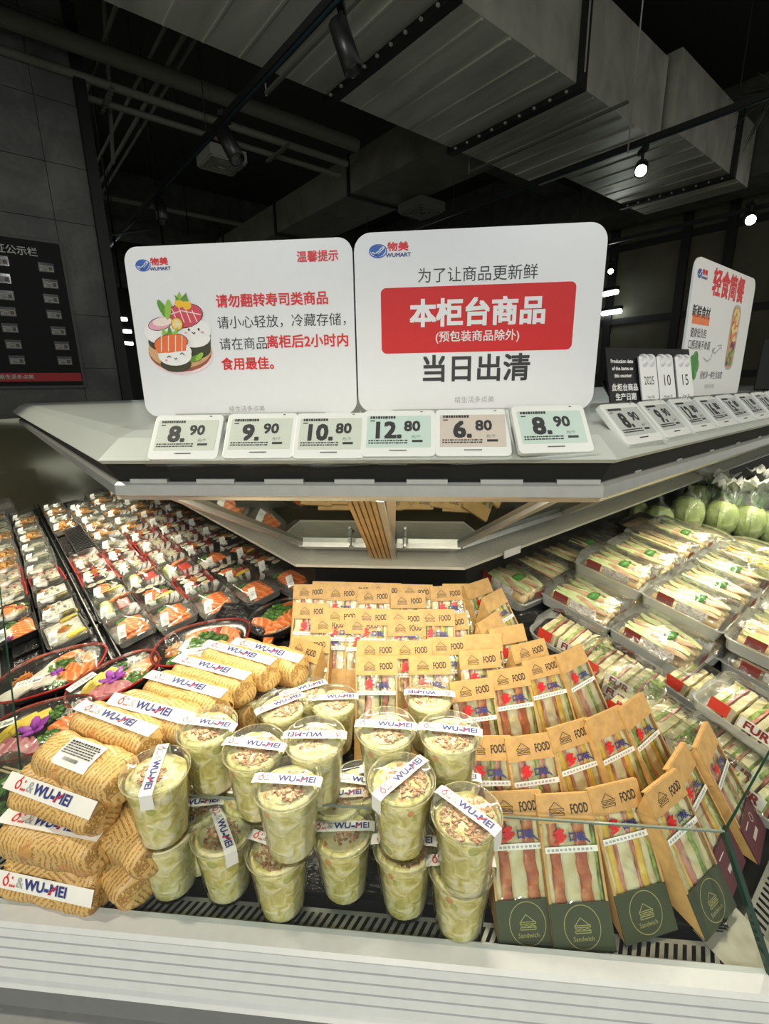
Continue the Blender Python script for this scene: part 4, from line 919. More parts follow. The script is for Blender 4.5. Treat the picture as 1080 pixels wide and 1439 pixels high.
def sandwich_proto(kind, band, blank=False):
    key = (kind, band, blank)
    if key in protoS: return protoS[key]
    t = thing('sandwich_box', TR(0, 0, -5), 'x', 'sandwich box')
    link('carton', carton_m, t); hd = link('header', header_m, t); link('window_edge', edge_m[0], t); link('window_edge', edge_m[1], t); bd = link('base_band', bandm[band], t); link('window', window_m, t)
    for nm, me in filling_set(KINDS_S[kind][1], hash(kind+band) % 97 if 0 else sum(map(ord, kind+band))): link(nm, me, t)
    if not blank:
        link('sandwich_logo', header_icon, hd); text('FOOD', .0150, kraft_ink, hd, Mface @ TR(.0165, SH*.90, .0020) @ RZ(4), bold=.02, sx=.52)
    link('price_strip', strip_m, t); link('price_strip_print', strip_ink, t); link('sticker', stk_m, t)
    text('多', .0165, red_i, t, Mface @ TR(-.011, SH*.715, .0016), 'sticker_lettering', bold=.04); text('口味', .0105, navy, t, Mface @ TR(.009, SH*.71, .0016), 'sticker_lettering', bold=.035)
    if band == 'green': link('base_logo', base_logo, bd); text('Sandwich', .0066, gold, bd, Mface @ TR(0, SH*.085, .0021))
    if band == 'maroon': link('base_logo', maroon_logo, bd)
    protoS[key] = Proto(t); return protoS[key]
TILT = math.degrees(math.atan(.2))
def top_to_base(px, py, yaw_, lift=0):
    """base point on the deck of a sandwich box whose top edge middle is seen at (px, py)"""
    a = R(yaw_); dirb = Vector((-math.sin(a), math.cos(a), 0)); ct, st = math.cos(R(TILT)), math.sin(R(TILT))
    by = SL*ct-SL*st; bz = SL*st+SL*ct
    z = 1.0
    for _ in range(30):
        T = at_z(px, py, z); A = T-dirb*by; z = .5*z+.5*(deckz(A.x, A.y)+lift+.003+bz)
    T = at_z(px, py, z); A = T-dirb*by; A.z = z-bz; return A
boxes = [ # px, py of the top edge's middle, yaw, kind, band, label
 (720, 1113, 8, 'tomato', 'green', 'green-based sandwich box nearest the cups in the front row, with tomato layers'),
 (791, 1116, 8, 'tomato', 'green', 'green-based sandwich box with tomato layers, second in the front row from the cups'),
 (859, 1102, 19, 'egg', 'green', 'green-based sandwich box with egg layers in the front row'),
 (928, 1097, 37, 'pink', 'green', 'green-based sandwich box turned sideways at the glass corner, with pink ham'),
 (949, 1062, 48, 'egg', 'maroon', 'maroon-based sandwich box directly behind the sideways green one'),
 (985, 1032, 52, 'ham', 'maroon', 'maroon-based sandwich box closest to the diagonal glass'),
 (682, 1035, 5, 'ham', 'green', 'sandwich box in the second row right beside the cups'),
 (742, 1034, 14, 'ham', 'green', 'ham sandwich box in the second row, one away from the cups'),
 (797, 1017, 25, 'egg', 'green', 'egg sandwich box in the middle of the second row'),
 (847, 1002, 32, 'egg', 'green', 'egg sandwich box in the second row, next before the plain-headed ones'),
 (885, 986, 42, 'veg', 'maroon', 'plain-headed sandwich box ending the second row'),
 (661, 956, 15, 'tomato', 'kraft', 'tomato sandwich box in the third row above the stacked cup'),
 (712, 940, 17, 'tomato', 'green', 'sandwich box with orange red layers, second in the third row'),
 (758, 925, 23, 'egg', 'green', 'sandwich box with egg and pink layers, third in the third row'),
 (798, 914, 40, 'pink', 'maroon', 'sandwich box turned toward the clamshell trays, ending the third row'),
 (529, 923, 4, 'ham', 'kraft', 'ham sandwich box standing alone behind the cups in full view'),
 (603, 922, 5, 'ham', 'kraft', 'ham sandwich box directly behind the cup with the upside down strip'),
 (672, 914, 10, 'ham', 'kraft', 'sandwich box behind the third row, one past the cup with the upside down strip'),
 (740, 903, 26, 'ham', 'kraft', 'sandwich box showing its kraft side behind the third row'),
 (432, 902, -28, 'ham', 'kraft', 'sandwich box turned to show a round FOOD stamp on its side'),
 (437, 894, 3, 'ham', 'kraft', 'sandwich box hidden mostly behind the one with the round stamp'),
 (529, 901, 3, 'pink', 'kraft', 'sandwich box behind the lone ham box'), (578, 901, 4, 'pink', 'kraft', 'pale-headed sandwich box between the two lone ham boxes, one row behind'),
 (628, 896, 6, 'pink', 'kraft', 'pale-headed sandwich box one row behind the ham boxes, third along'), (676, 892, 8, 'veg', 'kraft', 'sandwich box with a blank header, one row behind the ham boxes'),
 (710, 881, 22, 'veg', 'kraft', 'small angled blank-headed sandwich box beside the clamshells'),
 (438, 848, 0, 'pink', 'kraft', 'tall-standing sandwich box at the salmon end of the middle rows'),
 (463, 867, 3, 'ham', 'kraft', 'ham sandwich box, first of the middle row from the salmon trays'), (511, 868, 4, 'pink', 'kraft', 'sandwich box, second of the middle row from the salmon trays'),
 (571, 871, 4, 'ham', 'kraft', 'sandwich box, third of the middle row from the salmon trays'), (630, 864, 14, 'ham', 'kraft', 'sandwich box, fourth of the middle row from the salmon trays'),
 (684, 868, 52, 'veg', 'kraft', 'sandwich box showing its bare kraft flank, end of the middle row'),
 (480, 855, 0, 'veg', 'kraft', 'header just showing behind the first middle row box'), (524, 856, 0, 'veg', 'kraft', 'header just showing behind the second middle row box'),
 (569, 858, 0, 'ham', 'kraft', 'header just showing behind the third middle row box'), (612, 857, 3, 'veg', 'kraft', 'header just showing behind the fourth middle row box'),
 (436, 822, 3, 'ham', 'kraft', 'upper back row sandwich box at the salmon end'), (480, 824, 3, 'ham', 'kraft', 'upper back row sandwich box, second from the salmon end'),
 (526, 828, 4, 'ham', 'kraft', 'upper back row sandwich box, third from the salmon end'), (573, 834, 4, 'pink', 'kraft', 'upper back row sandwich box, fourth from the salmon end'),
 (627, 824, 9, 'ham', 'kraft', 'upper back row sandwich box, fifth from the salmon end'), (690, 834, 50, 'veg', 'kraft', 'upper back row sandwich box with only its kraft flank showing'),
 (462, 818, 0, 'veg', 'kraft', 'last row sandwich box under the ledge, salmon end'), (500, 819, 0, 'veg', 'kraft', 'last row sandwich box under the ledge, second'),
 (540, 820, 0, 'veg', 'kraft', 'last row sandwich box under the ledge, third'), (584, 822, 0, 'veg', 'kraft', 'last row sandwich box under the ledge, fourth'),
 (645, 821, 4, 'pink', 'kraft', 'last row sandwich box under the ledge, fifth'), (668, 818, 40, 'veg', 'kraft', 'leaning last row sandwich box at the clamshell end'),
]
for i, (px, py, yw, kd, bd, lb) in enumerate(boxes):
    lift = {5: .0}.get(i, 0)
    if i in (26, 32, 33, 34, 35): lift = .012
    A = top_to_base(px, py, yw, lift)
    blank = any(s_ in lb for s_ in ('blank', 'plain-headed', 'maroon', 'bare kraft', 'kraft flank', 'leaning', 'turned toward'))
    o = sandwich_proto(kd, bd, blank).place(TR(A.x, A.y, A.z) @ RZ(yw) @ RX(TILT), lb, 'kraft sandwich boxes')
    if i == 19:
        m = MB(); ring2(m, 0, 0, .012, .016, .0012, 0); m.build('side_stamp', kraft_ink, o, M=Matrix(((0, 0, 1, h+.0008), (1, 0, 0, SL*.70), (0, 1, 0, SL*.36), (0, 0, 0, 1))))
        text('FOOD', .010, kraft_ink, o, Matrix(((0, 0, 1, h+.0009), (1, 0, 0, SL*.70), (0, 1, 0, SL*.36), (0, 0, 0, 1))) @ RZ(80), 'stamp_lettering', bold=.03)
# --- salad cups
CR, CH = .0375, .094
m = MB(); m.lathe([(.001, .0), (.0265, 0), (.028, .003), (.0355, CH-.006), (.0365, CH-.004)], 28); cupbody_m = m.mesh(film('cup_plastic', tint=(.99, .99, .98), rough=.05, base=.01, lw=.12, haze=.0), smooth=True)
m = MB(); m.lathe([(.036, CH-.006), (.0385, CH-.005), (.0388, CH-.001), (.0375, CH+.001), (.0350, CH+.0015), (.0340, CH-.0005), (.024, CH-.0002), (.022, CH-.0012), (.001, CH-.0012)], 32); lid_m = m.mesh(film('lid_plastic', tint=(.99, .99, .98), rough=.06, base=.02, lw=.18, haze=.04), smooth=True)
def cup_fill(mat, seed):
    m = MB(); rn = random.Random(seed); prof = [(.001, .002), (.024, .002), (.0262, .005)]
    for k in range(1, 8): prof.append((.0262+.0072*k/8+rn.uniform(-.0006, .0006), .005+(CH-.018)*k/8))
    prof += [(.0338, CH-.010), (.0300, CH-.006), (.018, CH-.004), (.008, CH-.0030), (.001, CH-.0028)]
    n_ = 24; vs = []; rings = []
    for r_, z_ in prof: rings.append([(r_*(1+.03*noise.noise(Vector((math.cos(a)*3, math.sin(a)*3, z_*90+seed))))*math.cos(a), r_*(1+.03*noise.noise(Vector((math.cos(a)*3, math.sin(a)*3, z_*90+seed))))*math.sin(a), z_+(.0022*noise.noise(Vector((math.cos(a)*r_*90, math.sin(a)*r_*90, seed))) if z_ > CH-.013 else 0)) for a in [2*PI*k/n_ for k in range(n_)]])
    m.loops(rings); return m.mesh(mat, smooth=True)
fills = [cup_fill(mixs, 1), cup_fill(mixs_b, 2), cup_fill(mixs, 3)]
m = MB(); m.lathe([(.0325, CH-.0125), (.030, CH-.0065), (.018, CH-.0032), (.001, CH-.0022)], 20); mash_top = m.mesh(mash, smooth=True)
def top_floss(seed, n_, rad):
    rn = random.Random(seed); m = MB()
    for k in range(n_):
        r_ = rad*math.sqrt(rn.random()); a = rn.uniform(0, 2*PI); z_ = CH-.0022-(r_/.032)**2*.004
        m.box((0, 0, 0), (rn.uniform(.003, .008), rn.uniform(.0015, .0035), rn.uniform(.001, .0025)), TR(r_*math.cos(a)+.004, r_*math.sin(a)-.003, z_) @ RZ(rn.uniform(0, 180)) @ RX(rn.uniform(-30, 30)))
    return m.mesh(floss)
flosses = [top_floss(1, 90, .020), top_floss(2, 130, .024), top_floss(3, 55, .016), top_floss(4, 170, .029)]
def band_mesh(w_, half, drop_, z0, r_):
    """paper strip over a lid bending down both sides"""
    m = MB(); pts = [(-r_-.0012, z0-drop_), (-r_-.0008, z0-.001), (-half, z0+.0008), (half, z0+.0008), (r_+.0008, z0-.001), (r_+.0012, z0-drop_)]
    vs = []
    for x, z_ in pts: vs += [(x, -w_/2, z_), (x, w_/2, z_)]
    m.add(vs, [(2*i, 2*i+2, 2*i+3, 2*i+1) for i in range(len(pts)-1)]); return m
bm_ = band_mesh(.0140, .034, .020, CH+.0016, .0388).mesh(label_w); bm2 = band_mesh(.0140, .034, .004, CH+.0016, .0388).mesh(label_w)
def bounds(me):
    xs = [v.co.x for v in me.vertices]; return min(xs), max(xs)
def wumei(par, M, s_=1):
    """the droplet mark, an ampersand and the lettering on the paper strips"""
    m = MB(); ring2(m, -.0275*s_, -.0005*s_, .0026*s_, .0032*s_, .0010*s_, 0, 0, 12)
    stroke(m, [(-.0275*s_, .0024*s_), (-.0262*s_, .0048*s_)], .0010*s_, 0)
    for k in range(3): m.poly(ell((-.0232+.0018*k)*s_, -.0026*s_, .0007*s_, .0010*s_, 6), 0)
    m.poly(ell(-.0222*s_, .0026*s_, .0007*s_, .0010*s_, 6), 0)
    m.build('droplet_mark', red_i, par, M=M)
    x = -.0182*s_
    for tx, mt, sz, bd, gap in (('&', grey_i, .0100, 0, .0008), ('WU', navy, .0094, .03, .0006), ('-', navy, .0110, .05, .0006), ('MEI', navy, .0094, .03, 0)):
        me = text_mesh(tx, sz*s_, mt, bold=bd, sx=1.05); a, b = bounds(me)
        link('strip_lettering', me, par, M @ TR(x-a, 0, 0)); 
        if tx == 'MEI': mx = x
        x += b-a+gap*s_
    m = MB(); stroke(m, [(mx-.0004*s_, -.0028*s_), (mx+.0022*s_, -.0002*s_), (mx+.0056*s_, .0030*s_)], .0011*s_, .0003); m.build('red_swoosh', red_i, par, M=M)
protoC = {}
def cup_proto(f, t_, long_):
    k = (f, t_, long_)
    if k in protoC: return protoC[k]
    t = thing('salad_cup', TR(0, 0, -5), 'x', 'salad cup')
    link('salad', fills[f], t); link('mashed_topping', mash_top, t); o = link('meat_floss', flosses[t_], t, None, 'stuff'); link('cup_shell', cupbody_m, t); link('lid', lid_m, t)
    s_ = link('paper_strip', bm_ if long_ else bm2, t); wumei(s_, TR(.003, 0, CH+.0029), 1.18)
    protoC[k] = Proto(t); return protoC[k]
cups = [ # px, py of the lid's middle, strip angle, lift above the deck, fill, topping, long strip, label
 (312, 1163, -52, 0, 0, 0, 1, 'salad cup with a steep strip standing near the wrapped rolls, lower layer'),
 (390, 1186, -14, 0, 0, 1, 0, 'lower salad cup peeking out from under the foremost stacked cup'),
 (481, 1163, 6, 0, 0, 2, 0, 'salad cup standing alone on the black tray in the front middle'),
 (568, 1182, 2, 0, 2, 1, 0, 'lower salad cup carrying the cup with the diagonal strip'),
 (647, 1211, 4, 0, 0, 1, 1, 'frontmost salad cup at the end beside the green sandwich boxes'),
 (233, 1160, 20, 0, 1, 1, 0, 'foggy lower salad cup under the cup beside the wrapped rolls'),
 (270, 1130, 12, 0, 0, 2, 0, 'lower salad cup wedged between the foggy one and the steep strip one'),
 (505, 1098, -5, 0, 1, 0, 0, 'small gap salad cup glimpsed between two stacks'),
 (472, 1117, 8, 0, 1, 2, 1, 'lower salad cup whose strip shows under the clear bagged one'),
 (350, 1112, 0, 0, 2, 0, 0, 'lower salad cup hidden under the second stack'), (292, 1085, 0, 0, 0, 0, 0, 'lower salad cup with an orange carrot piece, below the left stack'),
 (545, 1084, 0, 0, 0, 1, 0, 'lower salad cup under the one behind the diagonal strip'), (634, 1092, 0, 0, 2, 2, 0, 'lower salad cup under the one touching the sandwich boxes'),
 (668, 1160, 0, 0, 0, 1, 0, 'hidden lower salad cup beside the sandwich box row') if 0 else None,
 (403, 1097, 0, CH+.004, 1, 0, 0, 'foremost stacked salad cup, its strip level and readable'),
 (564, 1092, 50, CH+.004, 2, 1, 1, 'stacked salad cup with a diagonal strip rising away from the viewer'),
 (655, 1138, -40, CH-.008, 0, 3, 1, 'stacked salad cup heaped with brown floss beside the sandwich boxes'),
 (218, 1080, -74, CH+.006, 0, 2, 1, 'stacked salad cup with a nearly upright strip next to the wrapped rolls'),
 (290, 1017, -6, CH+.003, 0, 0, 0, 'stacked salad cup behind the nearly upright strip one'),
 (357, 1047, -4, CH+.003, 0, 1, 0, 'stacked salad cup with floss pile, behind the foremost stacked cup'),
 (442, 1034, 184, CH+.003, 1, 0, 0, 'bagged salad cup with an upside down strip among the stacks'),
 (394, 989, 38, .02, 1, 1, 0, 'salad cup with a rising strip in the back rows of cups'),
 (427, 968, 32, .004, 0, 2, 0, 'half hidden salad cup with a rising strip, furthest back'),
 (468, 981, 8, .004, 1, 0, 0, 'salad cup in the back row of cups, just in front of the sandwich boxes'),
 (355, 968, -8, .004, 1, 0, 0, 'salad cup in the back row next to the wrapped rolls'),
 (542, 1020, -1, CH+.003, 1, 0, 1, 'stacked salad cup with a level strip in front of the lone ham box'),
 (603, 975, 180, .018, 1, 1, 0, 'salad cup with an upside down strip in front of the sandwich boxes'),
 (632, 1026, -5, CH+.003, 1, 1, 1, 'stacked salad cup touching the sandwich boxes, strip level'),
]
placed = []
for c in cups:
    if not c: continue
    px, py, an, lift, f, t_, lg, lb = c
    P = on_deck(px, py, lift+CH+.003); placed.append((P, c))
    cup_proto(f, t_, lg).place(TR(P.x, P.y, P.z-CH) @ RZ(an), lb, 'salad cups')
# --- wrapped rolls
def paper_mat():
    t = NT('newsprint_paper'); c = t.coord((1, 1, 1)); 
    v = t.n('ShaderNodeTexVoronoi', Vector=c, Scale=21.0); sep = t.n('ShaderNodeSeparateColor', Color=v.outputs['Color'])
    ang = t.n('ShaderNodeMath', {'operation': 'MULTIPLY'}, i0=sep.outputs[0], i1=3.1).outputs[0]
    rot = t.n('ShaderNodeVectorRotate', {'rotation_type': 'Z_AXIS'}, Vector=c, Angle=ang)
    wv = t.n('ShaderNodeTexWave', {'wave_type': 'BANDS', 'bands_direction': 'X'}, Vector=rot.outputs[0], Scale=58.0, Distortion=.2, Detail=.0)
    nz = t.n('ShaderNodeTexNoise', Vector=c, Scale=420.0, Detail=1.0).outputs[0]
    a = t.n('ShaderNodeMath', {'operation': 'GREATER_THAN'}, i0=wv.outputs[1], i1=.6).outputs[0]
    b = t.n('ShaderNodeMath', {'operation': 'GREATER_THAN'}, i0=nz, i1=.44).outputs[0]
    f = t.n('ShaderNodeMath', {'operation': 'MULTIPLY'}, i0=a, i1=b).outputs[0]
    f2 = t.n('ShaderNodeMath', {'operation': 'MULTIPLY'}, i0=f, i1=.8).outputs[0]
    mx = t.n('ShaderNodeMixRGB', Fac=f2, Color1=(.66, .43, .16, 1), Color2=(.30, .15, .035, 1))
    sp = t.n('ShaderNodeMath', {'operation': 'GREATER_THAN'}, i0=sep.outputs[1], i1=.93).outputs[0]
    sp2 = t.n('ShaderNodeMath', {'operation': 'MULTIPLY'}, i0=sp, i1=.5).outputs[0]
    mx2 = t.n('ShaderNodeMixRGB', Fac=sp2, Color1=mx.outputs[0], Color2=(.55, .22, .06, 1))
    cr2 = t.n('ShaderNodeTexNoise', Vector=c, Scale=30.0, Detail=3.0, Distortion=1.0).outputs[0]
    return t.done(mx2.outputs[0], .45, 0, cr2, .6, .004)
news = paper_mat()
def roll_mesh(seed, L=.146, r_=.0265):
    rn = random.Random(seed); rings = []; n_ = 20; m_ = 18
    for i in range(m_+1):
        u_ = i/m_; x = -L/2+L*u_
        e = min(u_, 1-u_)*m_
        f = (.42, .90, 1.0, 1.02, 1)[min(4, int(e))]
        ring = []
        for k in range(n_):
            a = 2*PI*k/n_; ca, sa = math.cos(a), math.sin(a); sq = (abs(ca)**4+abs(sa)**4)**(-1/4)
            nn = noise.noise(Vector((x*45, ca*2+seed, sa*2)))*.0034+noise.noise(Vector((x*120, ca*5+seed, sa*5)))*.0016
            yy = (r_*1.04)*f*sq*ca*.98+nn*ca; zz = r_*.92*(f if e >= 1 else .72)*sq*sa+nn*sa
            ring.append((x+(.006 if e < 1 and sa > 0 else 0)*(1 if u_ < .5 else -1), yy, zz))
        rings.append(ring)
    m = MB(); m.loops(rings); 
    return m.mesh(news, smooth=True)
rollmeshes = [roll_mesh(k) for k in range(5)]
def roll_band(ang0, ang1, w_, L0, L1, r_=.0276):
    """paper strip lying lengthwise on the roll"""
    m = MB(); n_ = 5; vs = []
    for i in range(n_+1):
        a = R(ang0+(ang1-ang0)*i/n_); ca, sa = math.cos(a), math.sin(a); sq = (abs(ca)**3.2+abs(sa)**3.2)**(-1/3.2)
        for x in (L0, L1): vs.append((x, (r_*1.04)*sq*ca+.0006*ca, r_*.92*sq*sa+.0016*sa))
    m.add(vs, [(2*i, 2*i+1, 2*i+3, 2*i+2) for i in range(n_)]); return m.mesh(label_w)
strip_roll = roll_band(108, 72, 0, -.073, .072); strip_low = roll_band(200, 238, 0, -.073, .072)
lab_roll = roll_band(128, 60, 0, -.028, .030)
m = MB(); rn = random.Random(6)
for j in range(6):
    x = -.024
    while x < .024: w_ = rn.uniform(.0015, .005); m.box((x+w_/2, .010-.0032*j, 0), (w_, .0015 if j else .0026, .0002)); x += w_+.0012
for k in range(14): m.box((-.012+.0018*k, -.0125, 0), (rn.uniform(.0005, .0012), .0045, .0002))
labprint = m.mesh(ink)
m = MB(); m.tube([(-.068, .012, .0235), (-.02, .019, .0205), (.03, .016, .0225), (.07, .01, .023)], .0006, 4); seam_m = m.mesh(news)
protoR = {}
def roll_proto(k, style):
    if (k, style) in protoR: return protoR[(k, style)]
    t = thing('wrapped_roll', TR(0, 0, -5), 'x', 'wrapped roll'); link('paper_wrap', rollmeshes[k], t)
    if style == 'top': s_ = link('paper_strip', strip_roll, t); wumei(s_, TR(-.006, .000, .0278), 1.65)
    if style == 'barcode': s_ = link('barcode_label', lab_roll, t); link('label_print', labprint, s_, TR(0, 0, .0280))
    link('paper_fold', seam_m, t); protoR[(k, style)] = Proto(t); return protoR[(k, style)]
rolls = [ # px, py, z of centre, yaw, roll about own axis, mesh, style, label
 (84, 1232, .903, -6, 62, 0, 'top', 'wrapped roll at the bottom of the pile, its strip facing the front glass'),
 (82, 1178, .958, -6, 8, 1, 'top', 'wrapped roll second from the bottom of the pile by the glass'),
 (92, 1120, 1.008, -14, 40, 2, 'top', 'third wrapped roll up the pile, strip turned to the back') ,
 (122, 1078, 1.040, -16, 10, 3, 'barcode', 'wrapped roll with a square barcode label on top'),
 (168, 1030, 1.045, -18, 5, 4, 'top', 'wrapped roll just behind the barcode one'),
 (222, 1010, 1.045, -14, 22, 0, 'top', 'wrapped roll second behind the barcode one'),
 (264, 981, 1.047, -16, 4, 1, 'top', 'wrapped roll third behind the barcode one'),
 (300, 956, 1.047, -17, 6, 2, 'top', 'wrapped roll fourth behind the barcode one, beside the back cups'),
 (338, 935, 1.050, -20, 4, 3, 'top', 'wrapped roll fifth behind the barcode one, near the dark platter'),
 (378, 930, 1.040, -20, 10, 4, 'top', 'furthest wrapped roll, half hidden against the ham box'),
 (172, 1168, .958, -24, 20, 1, 'plain', 'wrapped roll lying behind the second roll of the pile, end showing'),
 (160, 1206, .905, -30, 20, 2, 'plain', 'wrapped roll whose short end shows beside the foggy cup'),
 (182, 1092, .975, -16, 0, 3, 'plain', 'supporting wrapped roll under the one behind the barcode'),
 (255, 1040, .985, -16, 0, 0, 'plain', 'supporting wrapped roll under the middle of the row'),
 (315, 990, .990, -18, 0, 1, 'plain', 'supporting wrapped roll under the far rolls'), (372, 950, .995, -20, 0, 4, 'plain', 'supporting wrapped roll under the furthest rolls'),
]
for px, py, z, yw, ax, k, st, lb in rolls:
    P = at_z(px, py, z); roll_proto(k, st).place(TR(P.x, P.y, P.z) @ RZ(yw) @ RX(ax), lb, 'newsprint wrapped rolls')
#@@TRAYS

# ------------------------------------------------------------------ trays on the two diagonal facets
def frame(p, q, h_, side, turn=0):
    x_, y_ = PQ(p, q); z = deckz(x_, y_)+h_; P = Vector((1/S2, 1/S2, 0)); Q = Vector((-1/S2, 1/S2, 0)); k = math.sqrt(1.04)
    if side == 'L': X = Vector((P.x, P.y, .2))/k; Y = Q
    else: X = P; Y = Vector((Q.x, Q.y, .2))/k
    Z = X.cross(Y)
    return Matrix(((X.x, Y.x, Z.x, x_), (X.y, Y.y, Z.y, y_), (X.z, Y.z, Z.z, z), (0, 0, 0, 1))) @ RZ(turn)
def px_pq(px, py, h_):
    P = on_deck(px, py, h_); return (P.x+P.y)/S2, (-P.x+P.y)/S2
def salmon_mat():
    t = NT('salmon_flesh'); c = t.coord((1, 1, 1)); wv = t.n('ShaderNodeTexWave', {'bands_direction': 'DIAGONAL'}, Vector=c, Scale=38.0, Distortion=5.0, Detail=2.0)
    return t.done(t.ramp(wv.outputs[1], [(.0, (.72, .13, .015)), (.8, (.78, .20, .04)), (1, (.84, .38, .16))]), .42, 0, wv.outputs[1], .3, .002)
salmon = salmon_mat()
traym = film('tray_plastic', rough=.08, base=.09, lw=.4, haze=.10); lidf = film('tray_lid', rough=.04, base=.045, crinkle=.25, scale=12, haze=.02, lw=.22)
rice = spotty('rice', [(0, (.52, .49, .40)), (.5, (.66, .63, .54)), (.85, (.42, .38, .30))], 260, .5, .8, .002)
nori = plain('nori', (.012, .016, .008), .4); katsu = spotty('fried_cutlet', [(0, (.55, .22, .03)), (.4, (.72, .36, .07)), (.75, (.80, .55, .20)), (.9, (.40, .13, .02))], 130, .6, .8, .004)
parsley = spotty('parsley', [(.3, (.03, .10, .01)), (.6, (.08, .24, .02)), (.85, (.22, .42, .08))], 120, .5, 1, .004, False)
tamago = plain('omelette_yellow', (.82, .60, .06), .45, var=.12); tuna_r = spotty('tuna_red', [(.3, (.36, .03, .03)), (.6, (.52, .07, .06)), (.85, (.62, .20, .18))], 60, .3, .3, .002, False)
octo = spotty('pinkish_slice', [(.3, (.36, .07, .10)), (.6, (.58, .22, .24)), (.85, (.72, .45, .44))], 50, .35, .3, .002, False)
squid = plain('pale_slice', (.74, .66, .58), .3, var=.1); carrot = plain('carrot_shreds', (.72, .26, .04), .5, var=.3); purple = plain('orchid_purple', (.34, .03, .42), .5, var=.25)
red_p = plain('red_lacquer', (.40, .02, .015), .22); black_l = plain('black_lacquer', (.010, .009, .009), .15); green_leaf = plain('green_leaf', (.06, .26, .04), .4, var=.3)
cuc = spotty('cucumber_slice', [(.3, (.45, .58, .20)), (.6, (.66, .74, .38)), (.85, (.80, .84, .58))], 60, .3, .3, .002, False)
radish = plain('white_shreds', (.56, .54, .44), .4, var=.15); redtray = plain('red_tray_paper', (.50, .025, .02), .35)
# curled price sticker standing at the tray corner
def curl_label(w_, h_, seed):
    rn = random.Random(seed); m = MB(); vs = []; n_ = 6
    for i in range(n_+1):
        t_ = i/n_; a = .35+1.25*t_; y = h_*.75*t_; z = h_*.62*t_**.8+.003*math.sin(t_*3)+.002
        vs += [(-w_/2+.004*t_, y, z), (w_/2+.004*t_, y+.002, z)]
    m.add(vs, [(2*i, 2*i+1, 2*i+3, 2*i+2) for i in range(n_)]); 
    return m.mesh(label_w, smooth=True)
curl_m = curl_label(.017, .031, 1)
m = MB(); m.box((.002, .0145, .0160), (.010, .005, .0003)); m.box((.001, .0065, .0125), (.007, .0022, .0003)); curl_ink = m.mesh(grey_i)
def tray_shell(lx, ly, hz, top=1.06, r_=.010, bz=0):
    m = MB(); n_ = 4; o = []
    for f, z in ((1.0/top, bz+.001), (1.0, hz), (1.04, hz), (1.04, hz+.002), (1.0-.02, hz+.0015), (.97/top, bz+.003)): o.append([(x, y, z) for x, y in rrect(lx*f, ly*f, r_, n_)])
    m.loops(o); return m
def lid_shell(lx, ly, z0, hz, inset=.9, r_=.010):
    m = MB(); o = [[(x, y, z) for x, y in rrect(lx*f, ly*f, r_, 4)] for f, z in ((1.03, z0), (1.0, z0+.001), (inset+.03, z0+hz-.003), (inset, z0+hz))]
    m.loops(o, cap0=False); return m
def slab_slice(lx, ly, lz, mat, seed, bend=.004):
    rn = random.Random(seed); m = MB(); n_ = 5; rings = []
    for k in range(n_+1):
        u_ = k/n_-.5; wv = bend*math.cos(u_*PI); f = 1-.5*abs(u_)**2*2
        rings.append([(u_*lx, -ly/2*f+rn.uniform(-.001, .001), wv), (u_*lx, ly/2*f+rn.uniform(-.001, .001), wv), (u_*lx, ly/2*f*.9, wv+lz), (u_*lx, -ly/2*f*.9, wv+lz)])
    m.loops(rings); return m.mesh(mat, smooth=False)
slice_s = slab_slice(.052, .019, .005, salmon, 1); slice_sq = slab_slice(.046, .020, .003, squid, 2); slice_o = slab_slice(.045, .024, .003, octo, 3, .006); slice_t = slab_slice(.040, .018, .004, tamago, 4, .002)
slice_tu = slab_slice(.048, .018, .005, tuna_r, 5)
def tuft(mat, rx, ry, rz, n_, seed, sz=.005):
    rn = random.Random(seed); m = MB()
    for k in range(n_):
        a = rn.uniform(0, 2*PI); r_ = math.sqrt(rn.random()); z = rz*(1-r_*r_)*rn.uniform(.4, 1)
        m.blob((rx*r_*math.cos(a), ry*r_*math.sin(a), z), (sz*rn.uniform(.5, 1), sz*rn.uniform(.5, 1), sz*rn.uniform(.3, .6)), None, 0, 5, 3, .35, rn.random())
    return m.mesh(mat)
def shreds(mat, rx, ry, rz, n_, seed, ln=.018, th=.0011):
    rn = random.Random(seed); m = MB()
    for k in range(n_):
        a = rn.uniform(0, 2*PI); r_ = math.sqrt(rn.random())*.85; z = rz*(1-r_*r_)*rn.uniform(.4, 1)
        m.box((0, 0, 0), (rn.uniform(.5, 1)*ln, th, th), TR(rx*r_*math.cos(a), ry*r_*math.sin(a), z) @ RZ(rn.uniform(0, 180)) @ RY(rn.uniform(-30, 30)))
    return m.mesh(mat)
tuft_p = tuft(parsley, .020, .014, .014, 60, 1, .0055); tuft_g = tuft(green_leaf, .016, .012, .010, 26, 2, .006); shred_c = shreds(carrot, .020, .016, .014, 90, 3); shred_w = shreds(radish, .022, .017, .014, 80, 4)
shred_big = shreds(radish, .034, .048, .016, 170, 5, .020, .0014)
m = MB()
for k in range(5):
    a = 2*PI*k/5+.3; mm = TR(.009*math.cos(a), .009*math.sin(a), .004) @ RZ(math.degrees(a)) @ RY(-25); m.blob((0, 0, 0), (.010, .0058, .0018), mm, 0, 8, 4, .12, k)
m.blob((0, 0, .005), (.003, .003, .004), None, 0, 6, 4, .1, 9); orchid = m.mesh(purple, smooth=True)
m = MB(); m.lathe([(.001, 0), (.0125, 0), (.0132, .004), (.0132, .020), (.0125, .0225)], 12); roll_out = m.mesh(nori, smooth=False)
m = MB(); m.lathe([(.0125, .0225), (.010, .0238), (.001, .0235)], 12); roll_rice = m.mesh(rice, smooth=True)
def core(mat): m = MB(); m.blob((0, 0, .0232), (.0055, .0050, .0018), None, 0, 8, 4, .2, 3); return m.mesh(mat)
